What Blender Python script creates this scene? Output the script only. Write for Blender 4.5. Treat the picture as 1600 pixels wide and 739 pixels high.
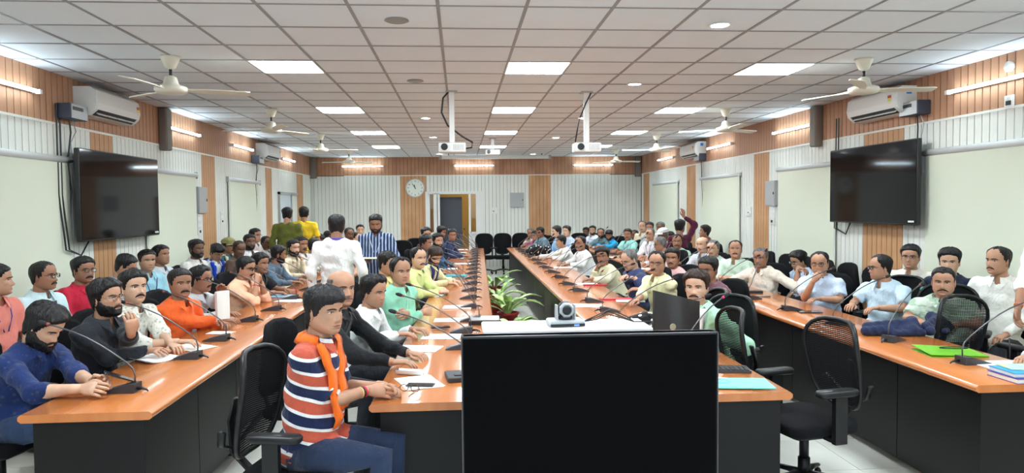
import bpy, math, random
import numpy as np
from math import sin, cos, pi, radians as R
for o in list(bpy.data.objects): bpy.data.objects.remove(o)
random.seed(7); RS = np.random.RandomState(7)
SC = bpy.context.scene; COL = SC.collection
# ---------------------------------------------------------------- camera (stands in the aisle, 1.75 m above the floor)
CH = 1.75; FPX = 1104.6; YAW = .0733; PIT = .0427; ROL = -.0094
cd = bpy.data.cameras.new('camera'); cam = bpy.data.objects.new('camera', cd); COL.objects.link(cam)
cd.sensor_width = 36.0; cd.sensor_fit = 'HORIZONTAL'; cd.lens = 36.0 * FPX / 1600.0; cd.clip_start = .05; cd.clip_end = 200
from mathutils import Matrix, Vector
cam.matrix_world = (Matrix.Translation((0, 0, CH)) @ Matrix.Rotation(-YAW, 4, 'Z') @ Matrix.Rotation(pi/2 - PIT, 4, 'X')
                    @ Matrix.Rotation(ROL, 4, 'Z'))
SC.camera = cam
# ---------------------------------------------------------------- world (added even fill light, let in by leaving out the rear wall)
w = bpy.data.worlds.new('world'); SC.world = w; w.use_nodes = True
w.node_tree.nodes['Background'].inputs[0].default_value = (.76, .90, 1.0, 1)
w.node_tree.nodes['Background'].inputs[1].default_value = 1.45
SC.view_settings.view_transform = 'Standard'; SC.view_settings.look = 'None'
SC.view_settings.gamma = 1.0; SC.view_settings.use_curve_mapping = False
SC.view_settings.exposure = -0.07
PANEL_E = 54.0; TUBE_E = 38.0; DISC_E = 40.0
# ---------------------------------------------------------------- measured geometry helpers
def ray(px, py):
    x = (px-800)/FPX; y = (py-369.5)/FPX
    c, s = cos(-ROL), sin(-ROL); x, y = x*c-y*s, x*s+y*c
    c, s = cos(PIT), sin(PIT); yr = c-y*s; Z = -s-y*c
    c, s = cos(YAW), sin(YAW)
    return np.array([x*c+yr*s, -x*s+yr*c, Z])
CO = np.array([0, 0, CH])
def atz(px, py, z): r = ray(px, py); return CO + r*((z-CH)/r[2])
def aty(px, py, y): r = ray(px, py); return CO + r*(y/r[1])
def atx(px, py, x): r = ray(px, py); return CO + r*(x/r[0])
# ---------------------------------------------------------------- materials
MATS = {}
def srgb(c):
    return tuple(((v/255.)/12.92 if v/255. <= .04045 else ((v/255.+.055)/1.055)**2.4) for v in c)
def mat(name, col, rough=.6, metal=0., emit=None, es=0., spec=.5, bump=None, trans=0., noise=None, coat=0., sheen=0.):
    if name in MATS: return MATS[name]
    m = bpy.data.materials.new(name); m.use_nodes = True; nt = m.node_tree; N = nt.nodes; L = nt.links
    b = N['Principled BSDF']; c = tuple(col)+(1,) if len(col) == 3 else col
    b.inputs['Base Color'].default_value = c; b.inputs['Roughness'].default_value = rough
    b.inputs['Metallic'].default_value = metal; b.inputs['Specular IOR Level'].default_value = spec
    if coat: b.inputs['Coat Weight'].default_value = coat; b.inputs['Coat Roughness'].default_value = .1
    if sheen: b.inputs['Sheen Weight'].default_value = sheen
    if trans: b.inputs['Transmission Weight'].default_value = trans
    if emit: b.inputs['Emission Color'].default_value = tuple(emit)+(1,); b.inputs['Emission Strength'].default_value = es
    tc = None
    if bump or noise:
        tc = N.new('ShaderNodeTexCoord'); mp = N.new('ShaderNodeMapping'); L.new(tc.outputs['Object'], mp.inputs[0])
    if bump:   # (scale, strength, (sx,sy,sz))
        mp.inputs['Scale'].default_value = bump[2] if len(bump) > 2 else (1, 1, 1)
        n = N.new('ShaderNodeTexNoise'); n.inputs['Scale'].default_value = bump[0]; n.inputs['Detail'].default_value = 3
        L.new(mp.outputs[0], n.inputs['Vector']); bp = N.new('ShaderNodeBump'); bp.inputs['Strength'].default_value = bump[1]
        bp.inputs['Distance'].default_value = .02 if bump[0] > 12 else .05
        L.new(n.outputs['Fac'], bp.inputs['Height']); L.new(bp.outputs[0], b.inputs['Normal'])
    if noise:  # (scale, colour2, (sx,sy,sz))
        m2 = N.new('ShaderNodeMapping'); L.new(tc.outputs['Object'], m2.inputs[0]); m2.inputs['Scale'].default_value = noise[2]
        n = N.new('ShaderNodeTexNoise'); n.inputs['Scale'].default_value = noise[0]; n.inputs['Detail'].default_value = 4
        L.new(m2.outputs[0], n.inputs['Vector']); mx = N.new('ShaderNodeMix'); mx.data_type = 'RGBA'
        mx.inputs[6].default_value = c; mx.inputs[7].default_value = tuple(noise[1])+(1,)
        rmp = N.new('ShaderNodeMapRange'); rmp.inputs[1].default_value = .35; rmp.inputs[2].default_value = .65
        L.new(n.outputs['Fac'], rmp.inputs[0]); L.new(rmp.outputs[0], mx.inputs[0]); L.new(mx.outputs[2], b.inputs['Base Color'])
    MATS[name] = m; return m
def cloth(col, pat='plain', col2=None, col3=None):
    """woven cloth: plain, vertical stripes, wide horizontal bands, check, leafy print, dots"""
    key = 'cloth_%s_%s_%s' % (pat, '_'.join(map(str, col)), '_'.join(map(str, col2 or ())))
    if key in MATS: return MATS[key]
    c1 = srgb(col); m = mat(key, c1, .85, bump=(11, .68, (1, 1, .7)), spec=.25, sheen=.1)
    nt = m.node_tree; N = nt.nodes; L = nt.links; b = N['Principled BSDF']
    if pat == 'plain': return m
    c2 = srgb(col2); tc = N.new('ShaderNodeTexCoord'); sp = N.new('ShaderNodeSeparateXYZ'); L.new(tc.outputs['Object'], sp.inputs[0])
    def M(op, a, bb):
        n = N.new('ShaderNodeMath'); n.operation = op
        for i, v in enumerate((a, bb)):
            if hasattr(v, 'is_output'): L.new(v, n.inputs[i])
            else: n.inputs[i].default_value = v
        return n.outputs[0]
    mx = N.new('ShaderNodeMix'); mx.data_type = 'RGBA'; mx.inputs[6].default_value = c1+(1,); mx.inputs[7].default_value = c2+(1,)
    X, Y, Z = sp.outputs
    if pat == 'vstripe': f = M('GREATER_THAN', M('FRACT', M('MULTIPLY', M('ADD', X, 5.0), 24), 0), .62)
    elif pat == 'check': f = M('MAXIMUM', M('GREATER_THAN', M('FRACT', M('MULTIPLY', M('ADD', X, 5.0), 34), 0), .8), M('GREATER_THAN', M('FRACT', M('MULTIPLY', Z, 34), 0), .8))
    elif pat == 'bands':
        n = N.new('ShaderNodeValToRGB'); n.color_ramp.interpolation = 'CONSTANT'; e = n.color_ramp.elements
        c3 = srgb(col3); cols = [(0, c1), (.38, c3), (.5, c2), (.88, c3)]; e[1].position = 1.0
        for p_, c in cols[1:]: e.new(p_).color = tuple(c)+(1,)
        e[0].color = c1+(1,); e[-1].color = c3+(1,)
        zz = M('ADD', M('MULTIPLY', Y, .28), Z)
        L.new(M('FRACT', M('MULTIPLY', zz, 7.0), 0), n.inputs[0]); L.new(n.outputs[0], b.inputs['Base Color']); return m
    elif pat == 'mottle':
        mp2 = N.new('ShaderNodeMapping'); mp2.inputs['Scale'].default_value = (9, 9, 34); L.new(tc.outputs['Object'], mp2.inputs[0]); nn = N.new('ShaderNodeTexNoise'); nn.inputs['Scale'].default_value = 1; nn.inputs['Detail'].default_value = 3
        L.new(mp2.outputs[0], nn.inputs['Vector']); f = M('MULTIPLY', M('GREATER_THAN', nn.outputs['Fac'], .53), .8)
    else:
        v = N.new('ShaderNodeTexVoronoi'); v.inputs['Scale'].default_value = {'floral': 26, 'dots': 19, 'leaf': 34}[pat]; L.new(tc.outputs['Object'], v.inputs['Vector'])
        f = M('LESS_THAN', v.outputs['Distance'], {'floral': .22, 'dots': .28, 'leaf': .34}[pat])
    L.new(f, mx.inputs[0]); L.new(mx.outputs[2], b.inputs['Base Color']); return m
# ---------------------------------------------------------------- mesh builder
class MB:
    def __init__(s): s.v = []; s.f = []; s.m = []; s.n = 0
    def add(s, v, f, m=0):
        v = np.asarray(v, float).reshape(-1, 3); s.v.append(v)
        for q in f: s.f.append(tuple(int(i)+s.n for i in q)); s.m.append(m)
        s.n += len(v); return s
    def box(s, lo, hi, m=0, rot=None, ctr=None):
        x0, y0, z0 = lo; x1, y1, z1 = hi
        v = np.array([(x0,y0,z0),(x1,y0,z0),(x1,y1,z0),(x0,y1,z0),(x0,y0,z1),(x1,y0,z1),(x1,y1,z1),(x0,y1,z1)], float)
        if rot is not None: c = np.array(ctr if ctr is not None else v.mean(0)); v = (v-c) @ np.asarray(rot).T + c
        return s.add(v, [(0,3,2,1),(4,5,6,7),(0,1,5,4),(1,2,6,5),(2,3,7,6),(3,0,4,7)], m)
    def rbox(s, lo, hi, r, m=0, n=3, axis=2):
        """box with rounded vertical (axis) edges and softened rims"""
        lo = np.array(lo, float); hi = np.array(hi, float); a = [i for i in range(3) if i != axis]
        if axis == 1: a = [2, 0]
        c = (lo+hi)/2; h = (hi-lo)/2; e = min(r*.5, h[axis]*.49); prof = []
        for k, (cx, cy) in enumerate(((1, 1), (-1, 1), (-1, -1), (1, -1))):
            for i in range(n+1):
                t = pi/2*k + pi/2*i/n; prof.append((cx*(h[a[0]]-r), cy*(h[a[1]]-r), cos(t), sin(t)))
        rows = [(-h[axis], r-e), (-h[axis]+e, r), (h[axis]-e, r), (h[axis], r-e)]; v = []
        for z, rr in rows:
            for px, py, ct, st in prof:
                p = np.zeros(3); p[a[0]] = px+rr*ct; p[a[1]] = py+rr*st; p[axis] = z; v.append(p+c)
        k = len(prof); f = [tuple(range(k))[::-1], tuple(range(3*k, 4*k))]
        for j in range(3):
            for i in range(k): f.append((j*k+i, j*k+(i+1) % k, (j+1)*k+(i+1) % k, (j+1)*k+i))
        return s.add(v, f, m)
    def tube(s, pts, rad, n=8, m=0, cap=True, flat=None, closed=False, ref=None):
        """tapered tube; rad = list of r or (ra, rb); ref = direction of the second radius"""
        P = np.asarray(pts, float); k = len(P); rad = [rad]*k if np.isscalar(rad) else list(rad)
        T = np.gradient(P, axis=0) if not closed else (np.roll(P, -1, 0)-np.roll(P, 1, 0))
        T /= np.linalg.norm(T, axis=1)[:, None]+1e-12
        up = np.array(ref if ref is not None else ((0, 0, 1) if abs(T[0][2]) < .9 else (0, 1, 0)), float)
        u = up - T[0]*(up @ T[0]); u /= np.linalg.norm(u)+1e-12; v = []
        a = np.arange(n)*2*pi/n
        for i in range(k):
            if ref is not None: u = up - T[i]*(up @ T[i])
            else: u = u - T[i]*(u @ T[i])
            u /= np.linalg.norm(u)+1e-12; b = np.cross(T[i], u)
            ra, rb = (rad[i] if not np.isscalar(rad[i]) else (rad[i], rad[i]))
            v.append(P[i] + np.outer(np.cos(a)*ra, b) + np.outer(np.sin(a)*rb, u))
        f = []
        for i in range(k if closed else k-1):
            i2 = (i+1) % k
            for j in range(n): f.append((i*n+j, i*n+(j+1) % n, i2*n+(j+1) % n, i2*n+j))
        if cap and not closed: f += [tuple(range(n))[::-1], tuple((k-1)*n+j for j in range(n))]
        return s.add(np.concatenate(v), f, m)
    def ell(s, c, r, n=8, k=6, m=0, rot=None):
        v = [(0, 0, -1)]; 
        for i in range(1, k):
            t = -pi/2+pi*i/k
            for j in range(n): v.append((cos(t)*cos(2*pi*j/n), cos(t)*sin(2*pi*j/n), sin(t)))
        v.append((0, 0, 1)); v = np.array(v)*np.array(r)
        if rot is not None: v = v @ np.asarray(rot).T
        f = [(0, 1+(j+1) % n, 1+j) for j in range(n)]
        for i in range(k-2):
            for j in range(n): a = 1+i*n; f.append((a+j, a+(j+1) % n, a+n+(j+1) % n, a+n+j))
        e = len(v)-1; a = 1+(k-2)*n; f += [(a+j, a+(j+1) % n, e) for j in range(n)]
        return s.add(v+np.array(c), f, m)
    def lathe(s, prof, c=(0, 0, 0), n=16, m=0, a0=0, axis=2):
        k = len(prof); v = []
        for r, z in prof:
            for j in range(n):
                t = a0+2*pi*j/n; p = [r*cos(t), r*sin(t), z]
                if axis == 1: p = [p[0], p[2], p[1]]
                if axis == 0: p = [p[2], p[0], p[1]]
                v.append(p)
        f = [(i*n+j, i*n+(j+1) % n, (i+1)*n+(j+1) % n, (i+1)*n+j) for i in range(k-1) for j in range(n)]
        f += [tuple(range(n))[::-1], tuple((k-1)*n+j for j in range(n))]
        return s.add(np.array(v)+np.array(c), f, m)
    def prism(s, poly, lo, hi, axis=2, m=0):
        """extrude 2-D polygon along an axis"""
        k = len(poly); v = []
        for t in (lo, hi):
            for a, b in poly: v.append({0: (t, a, b), 1: (a, t, b), 2: (a, b, t)}[axis])
        f = [tuple(range(k))[::-1], tuple(range(k, 2*k))]+[(i, (i+1) % k, k+(i+1) % k, k+i) for i in range(k)]
        return s.add(v, f, m)
    def mesh(s, name, smooth=True):
        me = bpy.data.meshes.new(name); V = np.concatenate(s.v) if s.v else np.zeros((0, 3))
        ln = np.fromiter((len(q) for q in s.f), dtype=np.int32, count=len(s.f)); idx = np.fromiter((i for q in s.f for i in q), dtype=np.int32)
        me.vertices.add(len(V)); me.vertices.foreach_set('co', V.astype(np.float32).ravel())
        me.loops.add(len(idx)); me.loops.foreach_set('vertex_index', idx)
        me.polygons.add(len(ln)); st = np.zeros(len(ln), np.int32); st[1:] = np.cumsum(ln)[:-1]
        me.polygons.foreach_set('loop_start', st); me.polygons.foreach_set('loop_total', ln)
        me.polygons.foreach_set('material_index', np.array(s.m, np.int32))
        me.polygons.foreach_set('use_smooth', np.full(len(ln), smooth)); me.update(calc_edges=True); me.validate()
        return me
    def obj(s, name, mats, parent=None, smooth=False, loc=None, rotz=None):
        me = s.mesh(name, smooth); 
        for m_ in (mats if isinstance(mats, (list, tuple)) else [mats]): me.materials.append(m_)
        return link(name, me, parent, loc, rotz, smooth)
def link(name, me, parent=None, loc=None, rotz=None, smooth=False):
    o = bpy.data.objects.new(name, me); COL.objects.link(o)
    if parent is not None: o.parent = parent
    if loc is not None: o.location = loc
    if rotz is not None: o.rotation_euler = (0, 0, rotz)
    if smooth == 'auto': pass
    return o
def sharp(o, ang=35):
    me = o.data; me.polygons.foreach_set('use_smooth', np.full(len(me.polygons), True)); me.set_sharp_from_angle(angle=R(ang)); return o
def tag(o, label=None, cat=None, group=None, kind=None):
    if label: o['label'] = label
    if cat: o['category'] = cat
    if group: o['group'] = group
    if kind: o['kind'] = kind
    return o
def thing(name, label, cat, loc=(0, 0, 0), rotz=0, group=None):
    o = bpy.data.objects.new(name, None); COL.objects.link(o); o.location = loc; o.rotation_euler = (0, 0, rotz)
    o.empty_display_size = .1
    return tag(o, label, cat, group)
def kids(o): return KID.get(o.name, [])
def dup(src, loc, rotz=0, label=None, group=None, scale=None):
    def cp(o, par):
        c = o.copy(); COL.objects.link(c); c.parent = par
        for ch in o.children: cp(ch, c)
        return c
    c = cp(src, None); c.location = loc; c.rotation_euler = (0, 0, rotz)
    if label: c['label'] = label
    if group: c['group'] = group
    if scale: c.scale = scale
    return c
def rotm(ax, a):
    return np.array(Matrix.Rotation(a, 3, ax))
# ================================================================= THE ROOM
XL, XR, YB, ZC = -4.0, 5.05, 19.4, 3.109
YF = -1.0
m_brown = mat('brown_slat', srgb((190, 142, 110)), .55, noise=(3.0, srgb((166, 116, 86)), (1, 1, .5)), bump=(30, .05, (1, 1, .1)))
m_brown2 = mat('brown_slat_light', srgb((204, 156, 112)), .55, noise=(3.0, srgb((186, 136, 92)), (1, 1, .5)))
m_white = mat('white_slat', srgb((234, 235, 227)), .6, noise=(2.0, srgb((226, 227, 218)), (1, 1, .4)))
m_groove = mat('groove', srgb((70, 58, 48)), .9)
m_wall = mat('wall_core', srgb((120, 100, 84)), .9)
m_ceil = mat('ceiling_tile', srgb((226, 233, 240)), .85, bump=(160, .08), noise=(.7, srgb((220, 226, 233)), (1, 1, 1)))
m_grid = mat('ceiling_grid', srgb((142, 142, 146)), .5, metal=0)
m_floor = mat('floor_tile', srgb((224, 224, 216)), .22, noise=(2.5, srgb((214, 214, 204)), (1, 1, 1)))
m_grout = mat('grout', srgb((150, 146, 130)), .8)
m_blind = mat('blind', srgb((222, 226, 206)), .8, bump=(60, .06))
m_tubew = mat('blind_tube', srgb((214, 216, 216)), .4)
m_metal = mat('metal_grey', srgb((150, 150, 148)), .35, metal=.6)
m_plw = mat('white_plastic', srgb((232, 232, 228)), .35)
m_plg = mat('grey_plastic', srgb((170, 172, 172)), .5)
m_plb = mat('black_plastic', srgb((26, 26, 28)), .4)
m_led = mat('led_panel', (1, 1, 1), .5, emit=(.84, .945, 1), es=PANEL_E)
m_tube = mat('led_tube', (1, 1, 1), .5, emit=(.70, .90, 1), es=TUBE_E)
m_disc = mat('led_disc', (1, 1, 1), .5, emit=(.9, .95, 1), es=DISC_E)
m_fan = mat('fan_ivory', srgb((222, 216, 200)), .4)
m_chrome = mat('chrome', (.8, .8, .8), .2, metal=1)

# floor : tiles as pieces near the camera, the remainder one stuff mesh
fl = MB().box((XL-.3, YF, -.12), (XR+.3, YB+.3, -.012)).obj('floor', m_grout); tag(fl, kind='structure')
fm = MB().box((-.298, -.298, -.012), (.298, .298, 0)).mesh('tile', False); fm.materials.append(m_floor)
rest = MB()
for i in range(16):
    for j in range(34):
        x, y = XL+.3+.6*i, YF+.3+.6*j
        if x-.298 > XR or y+.298 > YB: continue
        if 4 <= y <= 14.5 and (abs(x-.65) < .8 or x > 1.8 or x < -.9) and y < 11.5 and not (x > 3.6 and y > 7) and not (x < -2.3 and y > 6): link('floor_tile', fm, fl, (x, y, 0))
        else: rest.box((x-.298, y-.298, -.012), (min(x+.298, XR), y+.298, 0))
tag(rest.obj('floor_tiles', m_floor, fl), kind='stuff')

# ceiling : suspended grid of 0.6 m tiles
TX0, TY0, TW, TD = -.1305, 4.86, .6, .609
panels = {(i, j) for i in (-3, 1, 5) for j in (-7, -2, 3, 8, 13, 18)}
discs = [(-.44, 5.24, 0), (-.46, 7.72, 0), (1.98, 5.28, 1), (1.97, 7.86, 1), (-.5, 10.9, 1), (1.92, 10.9, 1), (-.5, 13.87, 1), (1.92, 14.0, 1), (-.5, 18.2, 1), (1.92, 18.4, 1)]
ce = MB().box((XL-.3, YF, ZC+.12), (XR+.3, YB+.3, ZC+.2)).obj('ceiling', mat('slab', (.4, .4, .4), .9)); tag(ce, kind='structure')
tm = MB(); h = .012
tm.add([(-TW/2+h, -TD/2+h, 0), (TW/2-h, -TD/2+h, 0), (TW/2-h, TD/2-h, 0), (-TW/2+h, TD/2-h, 0),
        (-TW/2+h, -TD/2+h, .015), (TW/2-h, -TD/2+h, .015), (TW/2-h, TD/2-h, .015), (-TW/2+h, TD/2-h, .015)],
       [(0, 3, 2, 1), (4, 5, 6, 7), (0, 1, 5, 4), (1, 2, 6, 5), (2, 3, 7, 6), (3, 0, 4, 7)])
tm = tm.mesh('ceiling_tile', False); tm.materials.append(m_ceil)
rest = MB(); cnt = 0
for j in range(-9, 24):
    for i in range(-7, 9):
        if (i, j) in panels: continue
        x, y = TX0+TW*(i+.5), TY0+TD*(j+.5)
        if x-TW/2 > XR or x+TW/2 < XL or y+TD/2 > YB+.3: continue
        inside = x-TW/2 > XL and x+TW/2 < XR
        if 0 <= j < 19 and inside and cnt < 290:
            o = link('ceiling_tile', tm, ce, (x, y, ZC + random.uniform(0, .003))); cnt += 1
            o.rotation_euler = (random.uniform(-.002, .002), random.uniform(-.002, .002), 0)
        else:
            rest.box((max(x-TW/2+h, XL), y-TD/2+h, ZC), (min(x+TW/2-h, XR), y+TD/2-h, ZC+.015))
tag(rest.obj('ceiling_tiles', m_ceil, ce), kind='stuff')
g = MB()
for i in range(-7, 10):
    x = TX0+TW*i
    if XL < x < XR: g.box((x-.012, YF, ZC-.004), (x+.012, YB, ZC+.012))
for j in range(-9, 25):
    y = TY0+TD*j
    if y < YB: g.box((XL, y-.012, ZC-.003), (XR, y+.012, ZC+.0119))
g.obj('ceiling_grid', m_grid, ce)

# walls with vertical slats
PITCH = .1
def side_wall(side, X, cols):
    sg = 1 if side == 'left' else -1        # into the room
    b = MB().box((min(X, X-sg*.2), YF, -.02), (max(X, X-sg*.2), YB+.2, ZC+.12)).obj('wall_'+side, m_groove); tag(b, kind='structure')
    t0, t1 = sorted((X, X+sg*.022)); t2 = X+sg*.014
    def sl(z0, z1, mt, y0, y1):
        k = MB().box((t0, -(y1-y0)/2, z0), (t1, (y1-y0)/2, z1)).mesh('slat', False); k.materials.append(mt); return k
    wid = .088
    A = sl(2.615, ZC, m_brown, 0, wid); W = sl(.1, 2.6, m_white, 0, wid); B = sl(.1, 2.615, m_brown2, 0, wid)
    far = [MB(), MB(), MB()]
    n = int((YB-1.6)/PITCH)
    for q in range(n):
        y = 1.6+PITCH*(q+.5); brown = any(a <= y <= c for a, c in cols)
        if 5.2 < y < 13.2:
            link('slat', A, b, (0, y, 0)); link('slat', B if brown else W, b, (0, y, 0))
        else:
            far[0].box((t0, y-wid/2, 2.615), (t1, y+wid/2, ZC))
            far[2 if brown else 1].box((t0, y-wid/2, .1), (t1, y+wid/2, 2.615 if brown else 2.6))
    for f_, mt in zip(far, (m_brown, m_white, m_brown2)): tag(f_.obj('slats', mt, b), kind='stuff')
    tr = MB().box((min(X, X+sg*.03), YF, 2.596), (max(X, X+sg*.03), YB, 2.62)); tr.obj('moulding', m_white, b)
    sk = MB().box((min(X, X+sg*.03), YF, 0), (max(X, X+sg*.03), YB, .1)).obj('baseboard_'+side, m_brown); tag(sk, kind='structure')
side_wall('left', XL, [(1.6, 1.9), (4.6, 5.15), (7.98, 8.52), (11.3, 11.93), (14.93, 15.4), (17.75, 18.35)])
side_wall('right', XR, [(1.6, 1.9), (4.3, 4.9), (7.73, 8.5), (11.2, 11.75), (14.8, 15.35), (18.5, 19.05)])
# back wall with doorway
DX0, DX1, DZ = -.87, .50, 2.12
wb = MB()
wb.box((XL-.2, YB, -.02), (DX0, YB+.2, ZC+.12)); wb.box((DX1, YB, -.02), (XR+.2, YB+.2, ZC+.12)); wb.box((DX0, YB, DZ), (DX1, YB+.2, ZC+.12))
wb = wb.obj('wall_back', m_groove); tag(wb, kind='structure')
fa, fw, fb = MB(), MB(), MB()
n = int((XR-XL)/.1)
for q in range(n):
    x = XL+.1*(q+.5); x0, x1 = x-.046, x+.046
    door = x1 > DX0-.02 and x0 < DX1+.02
    fa.box((x0, YB-.022, 2.615), (x1, YB, ZC))
    if -1.6 < x < -.9 or 1.86 < x < 2.54: fb.box((x0, YB-.022, .1), (x1, YB, 2.615))
    elif door: fw.box((x0, YB-.022, DZ+.04), (x1, YB, 2.6))
    else: fw.box((x0, YB-.022, .1), (x1, YB, 2.6))
for f_, mt in ((fa, m_brown), (fb, m_brown2), (fw, m_white)): tag(f_.obj('slats', mt, wb), kind='stuff')
tag(MB().box((XL, YB-.03, 0), (DX0-.05, YB-.02, .1)).box((DX1+.05, YB-.03, 0), (XR, YB-.02, .1)).obj('baseboard_back', m_white), kind='structure')
tag(MB().box((XR-.075, YB-.03, 0), (XR-.02, YB, ZC)).obj('trim_1', m_white), kind='structure'); MB().box((XL+.9, YB-.028, 2.596), (XR-.9, YB-.018, 2.618)).obj('moulding', m_white, wb)
# door frame with glazed side lights
d = MB()
for x in (DX0, -.71, -.60, .24, .44): d.box((x, YB-.05, 0), (x+.06 if x != -.71 else x+.09, YB+.08, DZ))
d.box((.49, YB-.045, 0), (.62, YB-.002, DZ+.05)); d.box((DX0-.06, YB-.045, 0), (DX0+.005, YB-.002, DZ+.05)); d.box((DX0, YB-.05, DZ-.02), (DX1, YB+.08, DZ+.05)); d.box((.28, YB-.05, 1.0), (.46, YB+.08, 1.06)); d.box((DX0, YB-.05, 1.0), (-.66, YB+.08, 1.06))
dr = d.obj('door_1', m_plw); tag(dr, kind='structure')
m_glass = mat('glass', (1, 1, 1), .02, trans=1.0)
MB().box((-.82, YB, 1.06), (-.70, YB+.008, DZ-.02)).obj('pane', m_glass, dr)
MB().box((.30, YB, 1.06), (.44, YB+.008, DZ-.02)).obj('pane', m_glass, dr)
MB().box((-.82, YB+.01, .02), (-.70, YB+.03, 1.0)).box((.30, YB+.01, .02), (.44, YB+.03, 1.0)).obj('lower_panel', m_plw, dr)
# the corridor seen through the door
m_cor = mat('corridor_paint', srgb((214, 190, 130)), .8)
for nm_, a_, b_ in (('floor_corridor', (-2.2, YB+.2, -.1), (2.2, YB+3.2, 0)), ('wall_corridor_back', (-2.2, YB+3.0, 0), (2.2, YB+3.2, 3.1)), ('ceiling_corridor', (-2.2, YB+.2, 3.1), (2.2, YB+3.2, 3.2)), ('wall_corridor_left', (-2.3, YB+.2, 0), (-2.2, YB+3.2, 3.1)), ('wall_corridor_right', (2.2, YB+.2, 0), (2.3, YB+3.2, 3.1))):
    tag(MB().box(a_, b_).obj(nm_, m_cor), kind='structure')
cl = thing('corridor_light', 'warm ceiling light in the corridor behind the back doorway', 'light', (.75, YB+1.6, 3.07))
MB().lathe([(.2, -.03), (.24, -.01), (.24, .02)], n=20).obj('diffuser', mat('corridor_lamp', (1, .9, .6), .5, emit=(1, .82, .5), es=40), cl)
cb = thing('cupboard', 'tall dark grey steel cupboard standing inside the back doorway', 'cupboard', (-.3, YB+.7, 0))
m_cup = mat('cupboard_grey', srgb((78, 82, 92)), .4, metal=.2)
MB().box((-.36, -.2, 0), (.36, .25, 2.02)).obj('body', m_cup, cb)
for s_ in (-1, 1):
    q = MB().box((s_*.18-.175, -.225, .05), (s_*.18+.175, -.2, 1.98)).obj('door', m_cup, cb); MB().box((s_*.03-.01, -.25, .95), (s_*.03+.01, -.225, 1.15)).obj('handle', m_chrome, q)

def blind(side, y0, y1, ztop, label):
    X, sg = (XL, 1) if side == 'left' else (XR, -1)
    t = thing('roller_blind', label, 'blind', (X+sg*.05, (y0+y1)/2, 0), 0, 'roller blinds along the side walls')
    L_ = (y1-y0)
    MB().tube([(0, -L_/2-.03, ztop), (0, L_/2+.03, ztop)], .034, 14).obj('roller', m_tubew, t, True)
    MB().box((-.004, -L_/2, .32), (.004, L_/2, ztop)).obj('fabric', m_blind, t)
    MB().box((-.012, -L_/2, .29), (.012, L_/2, .325)).obj('bottom_bar', m_tubew, t)
    for s_ in (-1, 1): MB().box((-sg*.04-.012, s_*(L_/2+.035)-.006, ztop-.05), (-sg*.04+.06 if sg > 0 else .02, s_*(L_/2+.035)+.006, ztop+.045)).obj('bracket', m_plg, t)
    MB().tube([(sg*.03, -L_/2-.05, ztop), (sg*.03, -L_/2-.05, 1.0), (sg*.03, -L_/2-.02, .95), (sg*.03, -L_/2-.02, ztop)], .0035, 5).obj('pull_chain', m_plw, t)
blind('left', 5.3, 7.5, 2.26, 'wide cream roller blind on the left wall, nearest the camera')
blind('left', 9.25, 10.96, 2.26, 'cream roller blind partly behind the left wall television')
blind('left', 12.47, 14.35, 2.26, 'third cream roller blind on the left wall beside the dark stabiliser cable')
blind('right', 5.0, 7.27, 2.28, 'wide cream roller blind on the right wall, nearest the camera')
blind('right', 9.1, 10.8, 2.28, 'cream roller blind partly behind the right wall television')
blind('right', 12.35, 14.38, 2.28, 'cream roller blind between the two brown pilasters of the right wall')
blind('right', 15.95, 17.97, 2.28, 'farthest cream roller blind on the right wall')
# small window leaf at the far left
wd = MB()
for a, b_ in (((-3.975, 15.85, 1.0), (-3.93, 15.92, 2.12)), ((-3.975, 16.95, 1.0), (-3.93, 17.02, 2.12)), ((-3.975, 15.85, 2.06), (-3.93, 17.6, 2.12)), ((-3.975, 15.85, 1.0), (-3.93, 17.02, 1.06))): wd.box(a, b_)
wd = wd.obj('window_1', m_plg); tag(wd, kind='structure')
MB().box((-3.97, 15.92, 1.06), (-3.955, 16.95, 2.06)).obj('pane', mat('pale_pane', srgb((205, 218, 226)), .15), wd)

# ---- ceiling fittings
for (i, j) in sorted(panels):
    side = {-3: 'left', 1: 'middle', 5: 'right'}[i]
    t = thing('ceiling_light', 'square white LED ceiling panel, %s column, %s' % (side, {-7: 'above and behind the camera', -2: 'above the near table ends', 3: 'first row in view', 8: 'second row in view', 13: 'third row in view', 18: 'last row by the back wall'}[j]), 'ceiling light', (TX0+TW*(i+.5), TY0+TD*(j+.5), ZC), 0, 'LED ceiling panels')
    f_ = MB()
    for a, b_ in (((-.3, -.3), (.3, -.285)), ((-.3, .285), (.3, .3)), ((-.3, -.285), (-.285, .285)), ((.285, -.285), (.3, .285))): f_.box((a[0], a[1], -.006), (b_[0], b_[1], .02))
    f_.obj('frame', m_plw, t); MB().box((-.285, -.285, -.002), (.285, .285, .01)).obj('diffuser', m_led, t)
for k, (x, y, lit) in enumerate(discs):
    t = thing('downlight', ('lit' if lit else 'unlit grey') + ' round ceiling downlight, %s side, %s' % ('left' if x < 0 else 'right', ['first', 'second', 'third', 'fourth', 'last'][[5.2, 7.7, 10.9, 13.9, 18.2].index(min([5.2, 7.7, 10.9, 13.9, 18.2], key=lambda v: abs(v-y)))]+' from the camera'), 'ceiling light', (x, y, ZC), 0, 'round downlights')
    MB().lathe([(.0, 0), (.085, 0), (.09, -.006), (.075, -.012), (.066, -.006), (.0, -.006)][1:5], n=28).obj('ring', m_plw if lit else m_metal, t, True)
    MB().lathe([(.066, -.004), (.066, -.008), (.03, -.012)], n=24).obj('lens', m_disc if lit and y > 6 or x > 1 and y < 6 else m_metal, t)
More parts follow.
